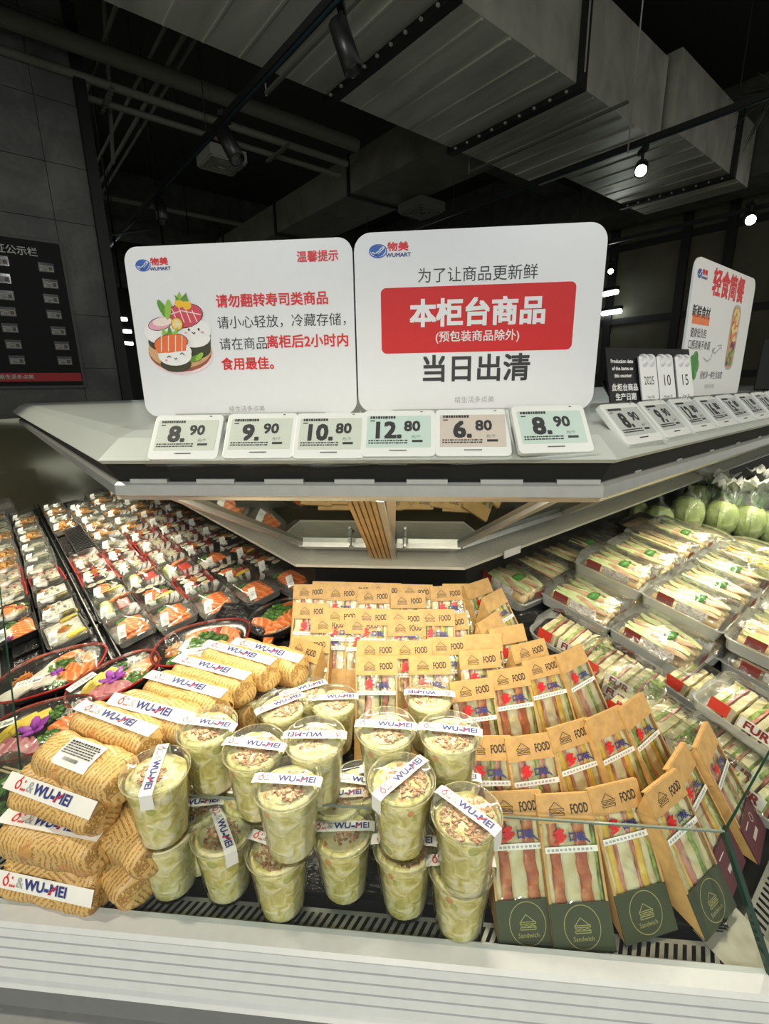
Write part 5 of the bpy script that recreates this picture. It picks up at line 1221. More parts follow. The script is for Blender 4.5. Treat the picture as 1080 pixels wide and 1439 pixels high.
cores = [core(salmon), core(tamago), core(cuc), core(tuna_r)]
m = MB(); m.lathe([(.001, 0), (.0150, 0), (.0165, .004), (.0165, .017), (.0150, .021), (.001, .0215)], 12); inside_out = m.mesh(spotty('sesame_rice', [(0, (.56, .52, .42)), (.5, (.66, .62, .52)), (.76, (.38, .26, .14)), (.9, (.12, .10, .08))], 330, .5, .7, .002), smooth=False)
def build_left(kind):
    t = thing('food_tray', TR(0, 0, -5), 'x', 'food tray'); lx, ly = .088, .132; hz = .018
    rn = random.Random(sum(map(ord, kind)))
    base_mat = {'salmon': traym, 'katsu': traym, 'sesame': redtray, 'mixed': blackp, 'rolls': redtray, 'swirl': blackp, 'pale': traym, 'white': traym, 'sashimi': blackp, 'cucumber': traym}[kind]
    tray_shell(lx, ly, hz).build('tray', base_mat, t, fix=True)
    if kind == 'salmon':
        for k in range(6): link('salmon_slice', slice_s, t, TR(.004+.002*(k % 2), -.045+.0135*k, .010+.003*(k % 2)) @ RZ(rn.uniform(-12, 12)) @ RX(18))
        for k in range(4): link('salmon_slice', slice_s, t, TR(.000, -.036+.0145*k, .018) @ RZ(rn.uniform(-12, 12)) @ RX(20))
        link('leaf_garnish', tuft_g, t, TR(-.006, .048, .008), 'stuff')
    if kind == 'katsu':
        m = MB()
        for k in range(26): m.blob((rn.uniform(-.03, .03), rn.uniform(-.05, .05), .016+rn.uniform(0, .012)), (rn.uniform(.008, .014), rn.uniform(.006, .012), .007), None, 0, 7, 4, .3, k)
        m.build('fried_cutlet', katsu, t, kind='stuff'); link('garnish', tuft_p, t, TR(.0, .05, .008) @ Matrix.Scale(.6, 4), 'stuff')
    if kind in ('sesame', 'rolls'):
        for i in range(2):
            for j in range(4):
                M = TR(-.019+.038*i, -.045+.030*j, .006) @ RZ(rn.uniform(0, 90))
                if kind == 'sesame': r_ = link('sushi_roll', inside_out, t, M)
                else: r_ = link('sushi_roll', roll_out, t, M); link('rice', roll_rice, r_)
                link('roll_filling', cores[(i+j) % 4], r_, TR(0, 0, -.0015 if kind == 'sesame' else 0))
        link('garnish', shred_c if kind == 'rolls' else shred_w, t, TR(0, -.0, .024) @ Matrix.Scale(.9, 4), 'stuff')
    if kind == 'mixed':
        link('omelette_slice', slice_t, t, TR(.015, -.045, .014) @ RZ(10)); link('omelette_slice', slice_t, t, TR(.018, -.030, .016) @ RZ(16))
        for k in range(4): link('salmon_slice', slice_s, t, TR(-.012+.012*(k % 2), -.015+.014*k, .014) @ RZ(70+20*k) @ RX(14))
        link('parsley', tuft_p, t, TR(.018, .012, .012), 'stuff'); link('parsley', tuft_p, t, TR(-.022, -.040, .010) @ Matrix.Scale(.7, 4), 'stuff')
        for k in range(3): r_ = link('sushi_roll', roll_out, t, TR(-.024+.024*k, .046, .004)); link('rice', roll_rice, r_); link('roll_filling', cores[k], r_)
        link('tuna_slice', slice_tu, t, TR(.022, -.008, .014) @ RZ(80))
    if kind == 'swirl':
        for k in range(3):
            m = MB(); pts = [((.004+.0022*a)*math.cos(a), (.004+.0022*a)*math.sin(a), .012+.003*math.sin(a*3)) for a in [q_*.45 for q_ in range(20)]]; m.tube(pts, .004, 5)
            m.build('sauce_swirl', radish, t, True, M=TR(-.008+.012*(k % 2), -.038+.036*k, .006))
        m = MB(); m.box((0, 0, .010), (.074, .112, .012)); m.build('rice_bed', rice, t)
        link('omelette_slice', slice_t, t, TR(.020, -.048, .016)); link('garnish', shred_c, t, TR(-.02, .04, .014) @ Matrix.Scale(.8, 4), 'stuff')
    if kind == 'pale':
        link('shredded_salad', shred_big, t, TR(0, 0, .010), 'stuff'); link('cucumber', tuft(cuc, .03, .045, .012, 30, 3, .008), t, TR(0, 0, .008), 'stuff')
    if kind == 'white':
        m = MB(); m.box((0, 0, .012), (.078, .118, .016)); m.build('white_rice_block', rice, t, bevel=.004); link('garnish', shred_c, t, TR(0, .0, .018) @ Matrix.Scale(.8, 4), 'stuff'); link('parsley', tuft_p, t, TR(.004, .006, .018) @ Matrix.Scale(.7, 4), 'stuff')
        for k in range(2): link('omelette_slice', slice_t, t, TR(.02, -.052+.105*k, .020) @ RZ(8))
    if kind == 'sashimi':
        for k in range(5): link('salmon_slice', slice_s, t, TR(.012, -.046+.016*k, .012) @ RZ(12) @ RX(18))
        for k in range(3): link('pale_fish_slice', slice_sq, t, TR(-.020, -.030+.018*k, .013) @ RZ(-10))
        link('parsley', tuft_p, t, TR(-.01, .042, .010), 'stuff'); link('carrot_shreds', shred_c, t, TR(.020, .048, .008) @ Matrix.Scale(.8, 4), 'stuff'); link('orchid', orchid, t, TR(-.018, -.048, .016) @ Matrix.Scale(.7, 4))
    if kind == 'cucumber':
        for k in range(7): m = MB(); m.blob((0, 0, 0), (.016, .007, .010), None, 0, 8, 4, .1, k); m.build('cucumber_slice', cuc, t, True, M=TR(-.018, -.045+.014*k, .016) @ RZ(10))
        m = MB(); m.box((.022, -.012, .012), (.030, .07, .018)); m.build('red_paper', redtray, t, bevel=.003); link('salmon_slice', slice_s, t, TR(.020, .042, .016) @ RZ(10)); link('parsley', tuft_p, t, TR(0, .045, .012) @ Matrix.Scale(.7, 4), 'stuff')
    lid_shell(lx, ly, hz, .024).build('clear_lid', lidf, t, True)
    c = link('price_sticker', curl_m, t, TR(-.030, -.066, .026) @ RZ(-14)); link('sticker_print', curl_ink, c)
    return Proto(t)
Lp_ = {}
FULL = {'salmon': 'salmon sashimi tray', 'katsu': 'golden fried cutlet tray', 'sesame': 'red tray of sesame rolls', 'mixed': 'mixed sushi tray with omelette', 'rolls': 'red tray of seaweed rolls',
        'swirl': 'tray with white sauce swirls', 'pale': 'pale shredded salad tray', 'white': 'white rice block tray', 'sashimi': 'assorted sashimi tray with orchid', 'cucumber': 'tray with cucumber and red paper'}
def put_left(kind, p, q, lb, turn=0, h_=.004):
    if kind not in Lp_: Lp_[kind] = build_left(kind)
    return Lp_[kind].place(frame(p, q, h_, 'L', turn), lb, 'sushi and sashimi trays on the slatted side')
colp = [-.030, .068, .185, .276, .367, .455, .540]
plan = [  # kind of each tray from the front of the case to its far end; None leaves a gap
 (1.47, ['sashimi', 'mixed', 'sesame', 'sesame', 'katsu', 'katsu', 'pale', 'katsu', 'pale', 'pale', 'katsu']),
 (1.33, ['white', 'swirl', 'swirl', 'sesame', 'pale', 'pale', 'pale', 'katsu', 'pale', 'katsu', 'pale']),
 (1.20, ['salmon', 'cucumber', 'mixed', 'rolls', 'sesame', None, None, None, 'katsu', 'pale', 'katsu', 'pale']),
 (1.16, ['salmon', 'mixed', 'cucumber', 'sesame', 'rolls', 'pale', 'katsu', 'katsu', 'pale', 'katsu', 'pale']),
 (1.12, ['salmon', 'rolls', 'cucumber', 'sesame', 'sesame', 'rolls', 'katsu', 'pale', 'katsu', 'pale', 'katsu', 'pale']),
 (1.08, ['salmon', 'mixed', 'sashimi', 'rolls', 'sesame', 'rolls', 'sesame', 'katsu', 'katsu', 'pale', 'katsu', 'katsu']),
 (1.05, ['salmon', 'rolls', 'mixed', 'rolls', 'sesame', 'rolls', 'katsu', 'sesame', 'katsu', 'katsu', 'pale', 'katsu']),
]
colname = ['outermost column by the glass', 'second column from the outer glass', 'third column from the outer glass', 'fourth column from the outer glass', 'fifth column from the outer glass', 'sixth column from the outer glass', 'innermost column below the ledge']
for c, (q0, ks) in enumerate(plan):
    rn = random.Random(c)
    for i, kd in enumerate(ks):
        if kd is None: continue
        if c >= 6 and i > 9: continue
        put_left(kd, colp[c]+rn.uniform(-.003, .003), q0+.142*i, f'{FULL[kd]}, {ORD[i]} back in the {colname[c]}', rn.uniform(-3, 3))
# stacked empty clear lids at the far outer side
t = thing('lid_stack', frame(-.03, 3.02, .01, 'L'), 'two stacked clear container lids at the far outer end of the trays', 'lid stack')
lid_shell(.16, .12, 0, .03, .94).build('clear_lid', traym, t); lid_shell(.16, .12, .032, .03, .94).build('clear_lid', traym, t)
# --- oval platters
def platter(M, sx, sy, items, label, name='sashimi_platter', rimmat=None):
    t = thing(name, M, label, 'platter', 'sashimi platters near the wrapped rolls'); n_ = 36
    def rg(f, z): return [(sx*f*math.copysign(abs(math.cos(a))**.8, math.cos(a)), sy*f*math.copysign(abs(math.sin(a))**.8, math.sin(a)), z) for a in [2*PI*k/n_ for k in range(n_)]]
    m = MB(); m.loops([rg(.78, 0), rg(.98, .026), rg(.965, .0265), rg(.77, .004)]); m.build('tray', black_l, t, True)
    m = MB(); m.loops([rg(.985, .0255), rg(1.0, .026), rg(1.0, .030), rg(.965, .0300), rg(.965, .0265)], cap0=False, cap1=False); m.build('rim', rimmat or red_p, t, True)
    for it in items:
        nm, me, x, y, z, rz_ = it[:6]; sc_ = (it[6] if len(it) > 6 else 1)*(1.22 if 'slice' in nm or 'shreds' in nm else 1.45 if nm == 'parsley' else 1.0)
        link(nm, me, t, TR(x*sx, y*sy, z) @ RZ(rz_) @ (RX(14) if 'slice' in nm else RX(0)) @ Matrix.Scale(sc_, 4), 'stuff' if nm in ('parsley', 'carrot_shreds', 'radish_shreds', 'leaf_garnish') else None)
    m = MB(); m.loops([rg(.99, .030), rg(.9, .036), rg(.5, .039)], cap0=False); m.build('film_cover', wrapf, t, True)
    return t
def lab(t, x, y, rz_, w_=.052, h_=.020):
    m = MB(); m.box((0, 0, 0), (w_, h_, .0006)); l_ = m.build('price_sticker', label_w, t, M=TR(x, y, .0405) @ RZ(rz_))
    m = MB(); rn = random.Random(9)
    for r_ in range(3):
        for k in range(5): m.box((-w_*.35+k*.0065, h_*.28-r_*.0045, .0005), (rn.uniform(.003, .0058), .0016, .0002))
    for k in range(10): m.box((w_*.18+k*.0014, -h_*.1, .0005), (.0007, .007, .0002))
    m.build('sticker_print', ink, l_); return l_
W_ = [('carrot_shreds', shred_c, -.55, .15, .008, 0, 1.1), ('pale_fish_slice', slice_sq, -.60, -.40, .014, 20), ('pale_fish_slice', slice_sq, -.45, -.45, .016, 50), ('pale_fish_slice', slice_sq, -.15, .15, .016, 30), ('pale_fish_slice', slice_sq, -.10, .45, .014, 70), ('parsley', tuft_p, .05, .30, .010, 0, 1.1), ('parsley', tuft_p, .22, -.35, .008, 0, .8),
      ('salmon_slice', slice_s, .10, .65, .014, 30), ('salmon_slice', slice_s, .35, -.30, .014, -30), ('salmon_slice', slice_s, .48, -.1, .018, -40), ('salmon_slice', slice_s, .62, .25, .016, -60), ('salmon_slice', slice_s, .68, .0, .014, -70), ('pale_fish_slice', slice_sq, -.05, -.25, .015, 0), ('orchid', orchid, .12, -.05, .020, 0, .8), ('radish_shreds', shred_w, .45, .5, .010, 0, 1)]
X_ = [('omelette_slice', slice_t, -.55, .30, .014, 60), ('omelette_slice', slice_t, -.35, .45, .016, 50), ('omelette_slice', slice_t, -.15, .50, .016, 40), ('orchid', orchid, .0, .0, .022, 20, 1.5), ('parsley', tuft_p, .30, -.35, .010, 0, 1), ('parsley', tuft_p, .15, .65, .008, 0, .9), ('radish_shreds', shred_w, .55, .45, .012, 0, 1.1),
      ('salmon_slice', slice_s, .50, .05, .015, 20), ('salmon_slice', slice_s, .65, -.10, .015, 30), ('octopus_slice', slice_o, -.30, -.35, .016, -30), ('octopus_slice', slice_o, -.12, -.42, .018, -40), ('octopus_slice', slice_o, -.50, -.40, .014, -20), ('octopus_slice', slice_o, .05, -.50, .014, -50), ('leaf_garnish', tuft_g, -.25, -.72, .006, 0, 1.2), ('parsley', tuft_p, .6, .2, .01, 0, .7)]
Y_ = [('carrot_shreds', shred_c, -.6, .1, .008, 0, 1), ('parsley', tuft_p, .0, .10, .014, 0, 1.3), ('parsley', tuft_p, .35, -.1, .012, 0, 1.1), ('parsley', tuft_p, -.35, -.45, .010, 0, 1), ('salmon_slice', slice_s, -.15, .55, .014, 10), ('salmon_slice', slice_s, .45, .45, .014, -30), ('salmon_slice', slice_s, .65, .1, .015, -60), ('salmon_slice', slice_s, .62, -.3, .015, -80), ('salmon_slice', slice_s, .35, -.50, .012, -10), ('pale_fish_slice', slice_sq, -.30, .25, .014, 60), ('pale_fish_slice', slice_sq, .05, -.40, .013, 10), ('tuna_slice', slice_tu, .15, .55, .014, 0)]
Z_ = [('parsley', tuft_p, .0, .45, .014, 0, 1.2), ('parsley', tuft_p, .25, .15, .014, 0, 1.1)] + [('salmon_slice', slice_s, -.5+.2*k, -.55+.12*(k % 3), .012+.002*k, 60-25*k) for k in range(6)] + [('salmon_slice', slice_s, .4, .5, .016, 10), ('salmon_slice', slice_s, -.5, .2, .016, -60), ('salmon_slice', slice_s, .6, -.1, .016, 80)]
for px, py, turn, sx, sy, it, lb, st in [
 (76, 945, -26, .110, .078, W_, 'oval red-rimmed platter with pale fish and carrot shreds, nearest the outer trays', (-.020, -.040, 0)),
 (165, 953, -4, .088, .062, X_, 'oval red-rimmed platter with a big purple orchid, pointing toward the back', (-.052, .016, 20)),
 (55, 1024, -30, .104, .070, X_, 'oval red-rimmed platter with purple orchid next to the barcode roll', (-.062, .014, 12)),
 (287, 903, -36, .104, .072, Y_, 'red-rimmed black platter topped with dark parsley beside the salmon trays', (.004, -.050, 0)),
 (394, 868, -10, .066, .062, Z_, 'clear-lidded round black platter of salmon and parsley by the sandwich boxes', None)]:
    p, q = px_pq(px, py, .030); t = platter(frame(p, q, .008, 'L', turn), sx, sy, it, lb, rimmat=blackp if st is None else None)
    if st: lab(t, *st)
# corner green salad box by the glass
p, q = px_pq(22, 1100, .03); t = thing('food_tray', frame(p, q, .004, 'L', 30), 'clear box of green leaves with chopsticks, wedged by the front glass corner', 'food tray')
tray_shell(.09, .13, .03).build('tray', traym, t, fix=True); link('green_leaves', tuft(parsley, .035, .05, .02, 120, 8, .009), t, TR(0, 0, .01), 'stuff')
m = MB(); m.box((.01, -.01, .036), (.003, .10, .002)); m.build('chopstick', plain('pale_wood', (.66, .52, .28), .5), t); m = MB(); m.box((.016, -.012, .036), (.003, .10, .002)); m.build('chopstick', plain('pale_wood', (.66, .52, .28), .5), t)
lid_shell(.09, .13, .03, .012).build('clear_lid', lidf, t, True); lab(t, .0, -.02, 80, .034, .026)

# --- right facet: clamshells of filled rolls, frame x along the facet, y inward
bun = spotty('soft_bun', [(.3, (.50, .30, .10)), (.5, (.68, .50, .24)), (.72, (.78, .66, .40))], 30, .6, .3, .003, False)
gbott = plain('sauce_green', (.05, .28, .02), .15, var=.05); maroon_p = plain('maroon_label', (.24, .035, .03), .5); text_band = spotty('label_small_print', [(0, (.70, .68, .62)), (.55, (.62, .58, .52)), (.8, (.40, .34, .30))], 300, .5, .0, .001, True, (.5, 1, 2))
lidr = film('clamshell_lid', rough=.07, base=.06, crinkle=.9, scale=26, haze=.03, lw=.25)
ctray = film('frosted_tray', rough=.12, base=.12, lw=.4, haze=.38)
def bun_mesh(L, r_, seed):
    m = MB(); rn = random.Random(seed); rings = []; n_ = 12
    for i in range(9):
        u_ = i/8; f = math.sin(PI*(.08+.84*u_))**.35
        rings.append([(r_*f*math.cos(2*PI*k/n_), -L/2+L*u_, r_*.8*f*math.sin(2*PI*k/n_)) for k in range(n_)])
    m.loops(rings); return m.mesh(bun, smooth=True)
bun_m = bun_mesh(.135, .017, 1)
def long_slice(L, w_, th_, mat, seed, wave=.002):
    rn = random.Random(seed); m = MB(); n_ = 10; rings = []
    for i in range(n_+1):
        y = -L/2+L*i/n_; a = rn.uniform(-wave, wave); c = math.sin(PI*(.05+.9*i/n_))**.4
        rings.append([(-w_/2*c+a, y, 0), (w_/2*c+a, y, 0), (w_/2*c+a, y, th_), (-w_/2*c+a, y, th_)])
    m.loops(rings); return m.mesh(mat)
cuc_l = long_slice(.125, .014, .003, cuc, 1); ham_l = long_slice(.12, .013, .004, spotty('brown_ham', [(.3, (.42, .20, .10)), (.5, (.60, .34, .20)), (.75, (.72, .52, .34))], 40, .5, .4, .003, False), 2); egg_l = long_slice(.115, .012, .004, egg, 3); let_l = long_slice(.12, .012, .004, lettuce, 4, .003); chz_l = long_slice(.118, .013, .004, plain('pale_cheese', (.78, .66, .34), .45, var=.12), 6, .003); tom_l = long_slice(.11, .010, .004, tomato, 5)
m = MB(); m.lathe([(.001, -.015), (.005, -.0135), (.0085, -.006), (.0088, .003), (.006, .010), (.0032, .012), (.0032, .0155), (.001, .0158)], 12, RX(90), sx=1, sy=.8); sauce_m = m.mesh(gbott, smooth=True)
m = MB(); m.lathe([(.0036, .0125), (.0038, .0165), (.001, .0170)], 10, RX(90)); cap_m = m.mesh(plain('dark_cap', (.02, .05, .02), .4), smooth=True)
def build_right(kind):
    t = thing('sandwich_tray', TR(0, 0, -5), 'x', 'sandwich tray'); rn = random.Random(sum(map(ord, kind))*3)
    lx, ly, hz = .124, .166, .026
    tray_shell(lx, ly, hz, 1.08, .012).build('tray', ctray, t, fix=True)
    tops = {'bottle': (('cucumber_slice', cuc_l), ('ham_slice', ham_l), ('cucumber_slice', cuc_l)), 'plain': (('ham_slice', ham_l), ('cheese_strip', chz_l), ('cucumber_slice', cuc_l)), 'tomato': (('tomato_strip', tom_l), ('lettuce_strip', let_l), ('egg_strip', egg_l))}[kind]
    for k in range(3):
        x = -.034+.034*k; b = link('bun', bun_m, t, TR(x, rn.uniform(-.003, .003), .022) @ RZ(rn.uniform(-4, 4)))
        link('bun', bun_m, t, TR(x+.012, rn.uniform(-.003, .003), .027) @ RZ(rn.uniform(-4, 4)) @ Matrix.Scale(.92, 4))
        for j, (nm, me) in enumerate(tops): link(nm, me, t, TR(x+.001+.007*j, rn.uniform(-.006, .006), .0365+.0015*j) @ RZ(rn.uniform(-15, 15)) @ RY(rn.uniform(-30, 30)))
    if kind == 'bottle':
        M = TR(.004, -.012, .047) @ RZ(rn.uniform(50, 100)); s_ = link('sauce_bottle', sauce_m, t, M @ Matrix.Scale(1.15, 4)); link('cap', cap_m, s_)
    if kind == 'tomato':
        link('tomato_pile', tuft(tomato, .016, .03, .012, 30, 7, .008), t, TR(-.01, .0, .034), 'stuff')
    lid_shell(lx, ly, hz+.002, .030, .93, .012).build('clear_lid', lidr, t, True)
    m = MB(); m.box((-lx*.5+.0008, .035, hz+.014), (.0006, .034, .020), RY(0)); m.build('maroon_label', maroon_p, t, M=TR(.0005, 0, 0))
    m = MB(); m.box((-lx*.5+.0008, -.018, hz+.014), (.0006, .060, .020)); m.build('printed_label', text_band, t, M=TR(.0005, 0, 0))
    m = MB(); m.box((.0, -ly*.5+.0012, hz+.014), (.03, .0006, .018)); m.build('end_label', maroon_p, t)
    return Proto(t)
Rp = {}
def put_right(kind, p, q, h_, lb, turn=0, group='clamshells of filled rolls'):
    if kind not in Rp: Rp[kind] = build_right(kind)
    return Rp[kind].place(frame(p, q, h_, 'R', turn), lb, group)
DESC = {'bottle': 'bun clamshell with green sauce bottle', 'plain': 'ham and egg bun clamshell', 'tomato': 'tomato and lettuce bun clamshell'}
HS = .060
rows_r = [  # p of the row, [(q, kind), ...] from the outer glass inward, layers
 (1.135, [(.155, 'bottle'), (.322, 'bottle'), (.490, 'bottle')], 2), (1.262, [(.150, 'plain'), (.318, 'bottle'), (.486, 'bottle')], 2), (1.389, [(.155, 'tomato'), (.325, 'bottle'), (.492, 'plain')], 2),
 (1.516, [(.150, 'plain'), (.320, 'tomato'), (.488, 'bottle')], 2), (1.643, [(.155, 'bottle'), (.323, 'tomato'), (.490, 'tomato')], 1), (1.008, [(.330, 'bottle'), (.495, 'bottle')], 1)]
rown = ['front', 'second', 'third', 'fourth', 'fifth', 'low foremost']
coln = ['beside outer glass', 'middle column', 'column nearest the ledge']
for r_i, (p, its, lay) in enumerate(rows_r):
    for c_i, (q, kd) in enumerate(its):
        for l_ in range(lay):
            rn = random.Random(r_i*37+c_i*5+l_); cc = coln[c_i+(1 if r_i == 5 else 0)]
            put_right(kd if l_ == lay-1 else 'plain', p+rn.uniform(-.004, .004), q+rn.uniform(-.003, .003), .003+HS*l_+(.012 if lay == 1 else 0), f'{DESC[kd if l_ == lay-1 else "plain"]}, {"top" if l_ == lay-1 and lay > 1 else "bottom" if lay > 1 else "single"} layer, {rown[r_i]} row, {cc}', rn.uniform(-4, 4))
for i, (p, q) in enumerate(((1.18, .665), (1.31, .668), (1.44, .665), (1.57, .668), (1.06, .660), (.94, .655))):
    put_right('bottle' if i % 2 else 'plain', p, q, .0, f'{DESC["bottle" if i % 2 else "plain"]} deepest under the ledge, {["third", "fourth", "fifth", "sixth", "second", "first"][i]} one back', 3*(-1)**i)
# club sandwich packs
def build_club(round_):
    t = thing('sandwich_pack', TR(0, 0, -5), 'x', 'sandwich pack'); lx, ly, hz = .100, .150, .018
    tray_shell(lx, ly, hz, 1.05, .028 if round_ else .016).build('tray', ctray, t, fix=True)
    rn = random.Random(3)
    for k in range(3):
        for j, (nm, mt, w_) in enumerate((('bread_slice', bread, .011), ('ham', ham, .005), ('lettuce', lettuce, .006), ('bread_slice', bread, .011))):
            m = MB(); y = -.060+.040*k+(.0, .011, .016, .024)[j]
            rings = [[(x, y-w_/2+rn.uniform(-.0008, .0008), .006), (x, y+w_/2+rn.uniform(-.0008, .0008), .006), (x, y+w_/2, .038+rn.uniform(-.003, .003)), (x, y-w_/2, .038+rn.uniform(-.003, .003))] for x in [-.040+.016*i for i in range(6)]]
            m.loops(rings); m.build(nm, mt, t)
    link('lettuce_edge', tuft(lettuce, .034, .012, .012, 40, 5, .008), t, TR(0, -.062, .030), 'stuff')
    lid_shell(lx, ly, hz, .032, .92, .028 if round_ else .016).build('film_cover', wrapf, t, True)
    m = MB(); m.box((-lx*.5+.001, -.02, .034), (.0006, .05, .020)); l_ = m.build('white_label', label_w, t, M=TR(-.001, 0, 0))
    text('FUR', .020, maroon_p, l_, Matrix(((0, 0, -1, -lx*.5-.0003), (-1, 0, 0, -.02), (0, 1, 0, .034), (0, 0, 0, 1))), bold=.03)
    m = MB(); m.box((-lx*.5+.001, .035, .034), (.0006, .03, .022)); m.build('red_label', plain('label_red', (.62, .05, .03), .5), t, M=TR(-.001, 0, 0))
    return Proto(t)
clubs = [build_club(False), build_club(True)]
for i, (px, py, h_, tn, rd, lb) in enumerate([
 (922, 990, .055, -6, 0, 'club sandwich pack with lettuce edge below the front clamshells'), (868, 925, .060, 0, 1, 'rounded sandwich pack between the kraft boxes and the front clamshells'),
 (1035, 1035, .055, -8, 0, 'club sandwich pack next to the diagonal glass, behind the maroon boxes'), (1058, 985, .10, -8, 0, 'upper sandwich pack beside the diagonal glass'),
 (800, 880, .055, 4, 1, 'rounded sandwich pack behind the third kraft row'), (960, 1055, .04, -6, 0, 'lowest sandwich pack behind the leaning plain-headed box'), (905, 1010, .02, -6, 0, 'sandwich pack supporting the club pack with the lettuce edge'),
 (985, 965, .03, -6, 0, 'sandwich pack showing in the gap before the front clamshell row'), (1070, 1090, .04, -8, 1, 'rounded sandwich pack lowest against the diagonal glass'), (862, 960, .02, 0, 1, 'sandwich pack underneath the rounded pack')]):
    p, q = px_pq(px, py, h_); q = max(q, .125)
    clubs[rd].place(frame(p, q, max(.002, h_-.05), 'R', tn), lb, 'sandwich packs in cling film')
# oval salad bowls
bowl_p = plain('bowl_card', (.52, .44, .30), .5); fruit = spotty('fruit_salad', [(0, (.62, .66, .20)), (.35, (.80, .70, .30)), (.6, (.25, .40, .06)), (.8, (.82, .78, .60)), (.93, (.62, .10, .05))], 60, .4, .8, .005)
for i, (px, py, lb) in enumerate([(988, 752, 'oval card bowl of fruit salad in front of the wrapped cabbages'), (1062, 774, 'oval card bowl of green and red salad nearest the picture edge'), (1060, 822, 'oval bowl with a dark clear lid beyond the clamshells')]):
    p, q = px_pq(px, py, .05); t = thing('salad_bowl', frame(p, q, .012 if i < 2 else .06, 'R', 0), lb, 'salad bowl', 'oval salad bowls')
    m = MB(); m.lathe([(.001, 0), (.055, 0), (.072, .038), (.076, .040), (.072, .041)], 28, sx=1.0, sy=1.25); m.build('bowl', bowl_p, t, True)
    m = MB(); m.lathe([(.068, .034), (.04, .040), (.001, .044)], 24, sx=1, sy=1.25); m.build('salad', fruit, t, True)
    link('salad_pieces', tuft(fruit, .05, .065, .012, 70, 20+i, .010), t, TR(0, 0, .034), 'stuff')
    m = MB(); m.lathe([(.076, .041), (.074, .047), (.060, .056), (.001, .058)], 28, sx=1, sy=1.25); m.build('clear_lid', lidf, t, True)
# flat dark-lidded trays under the ledge
for i, (px, py, lb) in enumerate([(872, 738, 'flat dark tray under the ledge sticker'), (832, 752, 'flat dark tray nearer the kraft boxes under the ledge'), (905, 760, 'flat dark tray in front of the first wrapped cabbage')]):
    p, q = px_pq(px, py, .05); t = thing('dark_tray', frame(p, q, .02 if i < 2 else .075, 'R', 2), lb, 'dark tray', 'dark lidded trays')
    m = tray_shell(.15, .12, .022); m.build('tray', blackp, t, fix=True); m = MB(); m.box((0, 0, .016), (.13, .10, .014)); m.build('cooked_filling', spotty('brown_filling', [(.2, (.08, .05, .02)), (.6, (.22, .14, .05)), (.9, (.35, .30, .12))], 60, .4, .6, .004, False), t, bevel=.003)
    lid_shell(.15, .12, .022, .014).build('clear_lid', lidf, t, True)
wrapf3 = film('cabbage_film', rough=.16, base=.05, crinkle=.8, scale=38, haze=.05, lw=.015)
# wrapped cabbages
def cab_mat():
    t = NT('cabbage_leaf'); c = t.coord((1, 1, 1)); nz = t.n('ShaderNodeTexNoise', Vector=c, Scale=34.0, Detail=5.0, Distortion=.6).outputs[0]
    return t.done(t.ramp(nz, [(.35, (.24, .33, .08)), (.5, (.34, .44, .13)), (.6, (.42, .51, .19)), (.72, (.56, .62, .33))]), .5, 0, nz, .8, .006)
cab = cab_mat()
wrapf3 = film('cabbage_film', rough=.16, base=.05, crinkle=.8, scale=38, haze=.05, lw=.015)
# wrapped cabbages
def cabbage(P, s_, label, seed):
    t = thing('wrapped_cabbage', TR(*P), label, 'cabbage', 'wrapped cabbages'); rn = random.Random(seed)
    m = MB(); n_ = 18; rings = []
    for i in range(10):
        a = -PI/2+PI*(i+.5)/10; rr = .050*math.cos(a)**.8; rings.append([(rr*(1+.05*noise.noise(Vector((math.cos(b)*2, math.sin(b)*2, seed+i*.3))))*math.cos(b), rr*(1+.05*noise.noise(Vector((math.cos(b)*2, math.sin(b)*2, seed+i*.3))))*math.sin(b), .064+.062*math.sin(a)) for b in [2*PI*k/n_ for k in range(n_)]])
    m.loops(rings, Matrix.Scale(s_, 4)); m.build('head', cab, t, True)
    for k in range(4):
        l_ = MB(); a0 = k*PI/2+rn.uniform(0, .5); vs = []
        for i in range(6):
            for j in range(6):
                b = a0+(j-2.5)*.28; e = -1.0+.42*i; rr = .0535*math.cos(e)**.7+.0025*(1 if abs(j-2.5) > 2 else 0)+.0012*math.sin(j*2+i)+.0015*(k % 2)
                vs.append((rr*math.cos(b)*s_, rr*math.sin(b)*s_, (.064+.066*math.sin(e))*s_))
        l_.add(vs, [(i*6+j, i*6+j+1, (i+1)*6+j+1, (i+1)*6+j) for i in range(5) for j in range(5)]); l_.build('outer_leaf', cab, t, True)
    m = MB(); rings = []
    for f, z in ((.6, .0), (1.06, .03), (1.12, .07), (.9, .115), (.35, .135), (.12, .150), (.22, .168)):
        rings.append([(.053*f*s_*(1+.10*noise.noise(Vector((math.cos(b)*4, math.sin(b)*4, z*30+seed))))*math.cos(b), .053*f*s_*(1+.10*noise.noise(Vector((math.cos(b)*4+9, math.sin(b)*4, z*30))))*math.sin(b), z*s_) for b in [2*PI*k/20 for k in range(20)]])
    m.loops(rings, cap1=False); m.build('film_wrap', wrapf3, t, True); return t
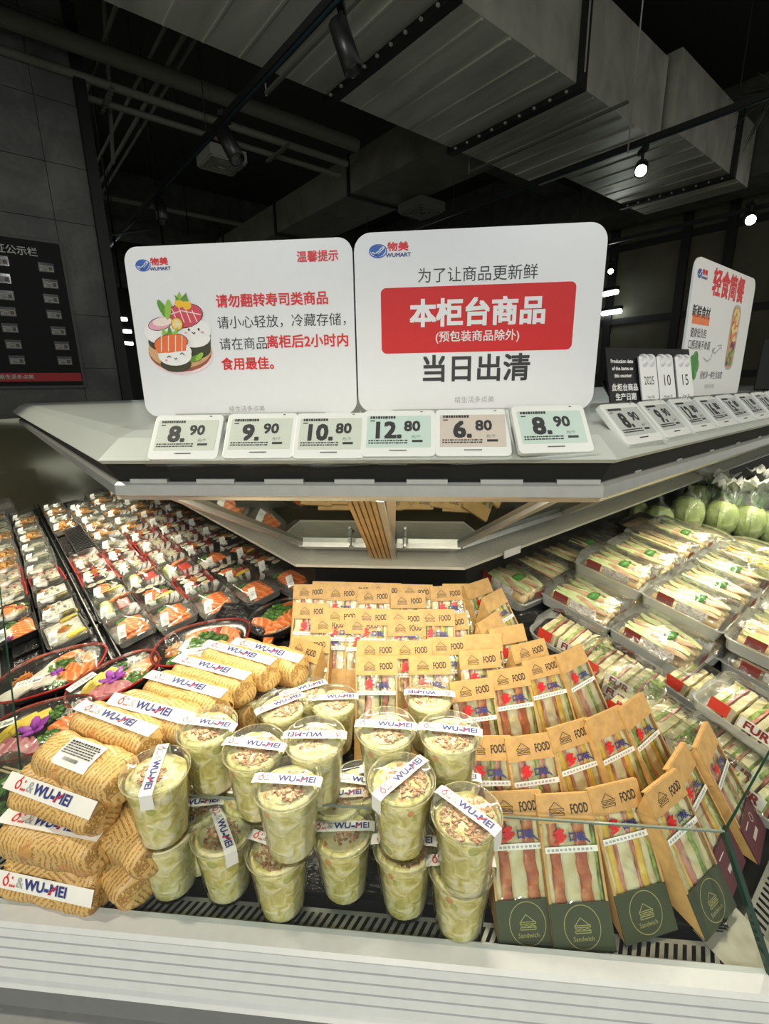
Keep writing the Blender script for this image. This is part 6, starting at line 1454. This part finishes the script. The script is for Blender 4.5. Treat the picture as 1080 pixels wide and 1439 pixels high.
for i, (px, py, s_, lb) in enumerate([(925, 732, .80, 'cling-wrapped cabbage nearest the ledge sticker'), (965, 722, .95, 'cling-wrapped cabbage, second from the ledge sticker'), (1012, 728, .95, 'cling-wrapped cabbage behind the fruit salad bowl'), (1050, 735, .95, 'cling-wrapped cabbage between the two salad bowls'), (1085, 742, .9, 'cling-wrapped cabbage cut by the picture edge'), (980, 700, .9, 'cling-wrapped cabbage in the rear row beneath the pale twisted bags'), (893, 722, .7, 'small cling-wrapped cabbage deepest under the ledge')]):
    P = on_deck(px, py, .062*s_); cabbage((P.x, P.y, P.z-.062*s_), s_, lb, i)
# leafy bunches with white twisted bag tops
for i, (px, py, lb) in enumerate([(1005, 678, 'leafy green bunch in a bag with white crinkled top, nearest the ledge'), (1030, 690, 'leafy green bunch with white crinkled top, middle one'), (1058, 690, 'leafy green bunch with white crinkled top by the picture edge'), (1075, 672, 'leafy green bunch with crinkled top, rearmost')]):
    P = on_deck(px, py, .13); t = thing('leafy_bunch', TR(P.x, P.y, P.z-.13) @ RZ(20*i), lb, 'leafy greens', 'bagged leafy greens'); rn = random.Random(50+i)
    m = MB()
    for k in range(12):
        a = rn.uniform(0, 2*PI); b = rn.uniform(.02, .06); m.tube([(0, 0, 0), (b*.6*math.cos(a), b*.6*math.sin(a), .07), (b*math.cos(a), b*math.sin(a), .13)], [.006, .012, .004], 5)
    m.build('leaves', plain('leafy_green', (.07, .22, .03), .4, var=.4), t, kind='stuff')
    m = MB(); m.lathe([(.02, .0), (.05, .04), (.06, .10), (.035, .14)], 16); m.build('bag', wrapf2, t, True)
    m = MB(); vs = []; n_ = 40
    for r_ in range(5):
        for k in range(n_):
            b = 2*PI*k/n_; rr = .022+.014*r_*(.7+.3*math.sin(6*b+r_)); vs.append((rr*math.cos(b), rr*math.sin(b), .128+.010*r_+.012*math.sin(9*b+r_*1.3)+rn.uniform(-.002, .002)))
    m.add(vs, [(r_*n_+k, r_*n_+(k+1) % n_, (r_+1)*n_+(k+1) % n_, (r_+1)*n_+k) for r_ in range(4) for k in range(n_)]); m.build('crinkled_top', plain('crinkled_paper', (.80, .82, .76), .5), t, True)
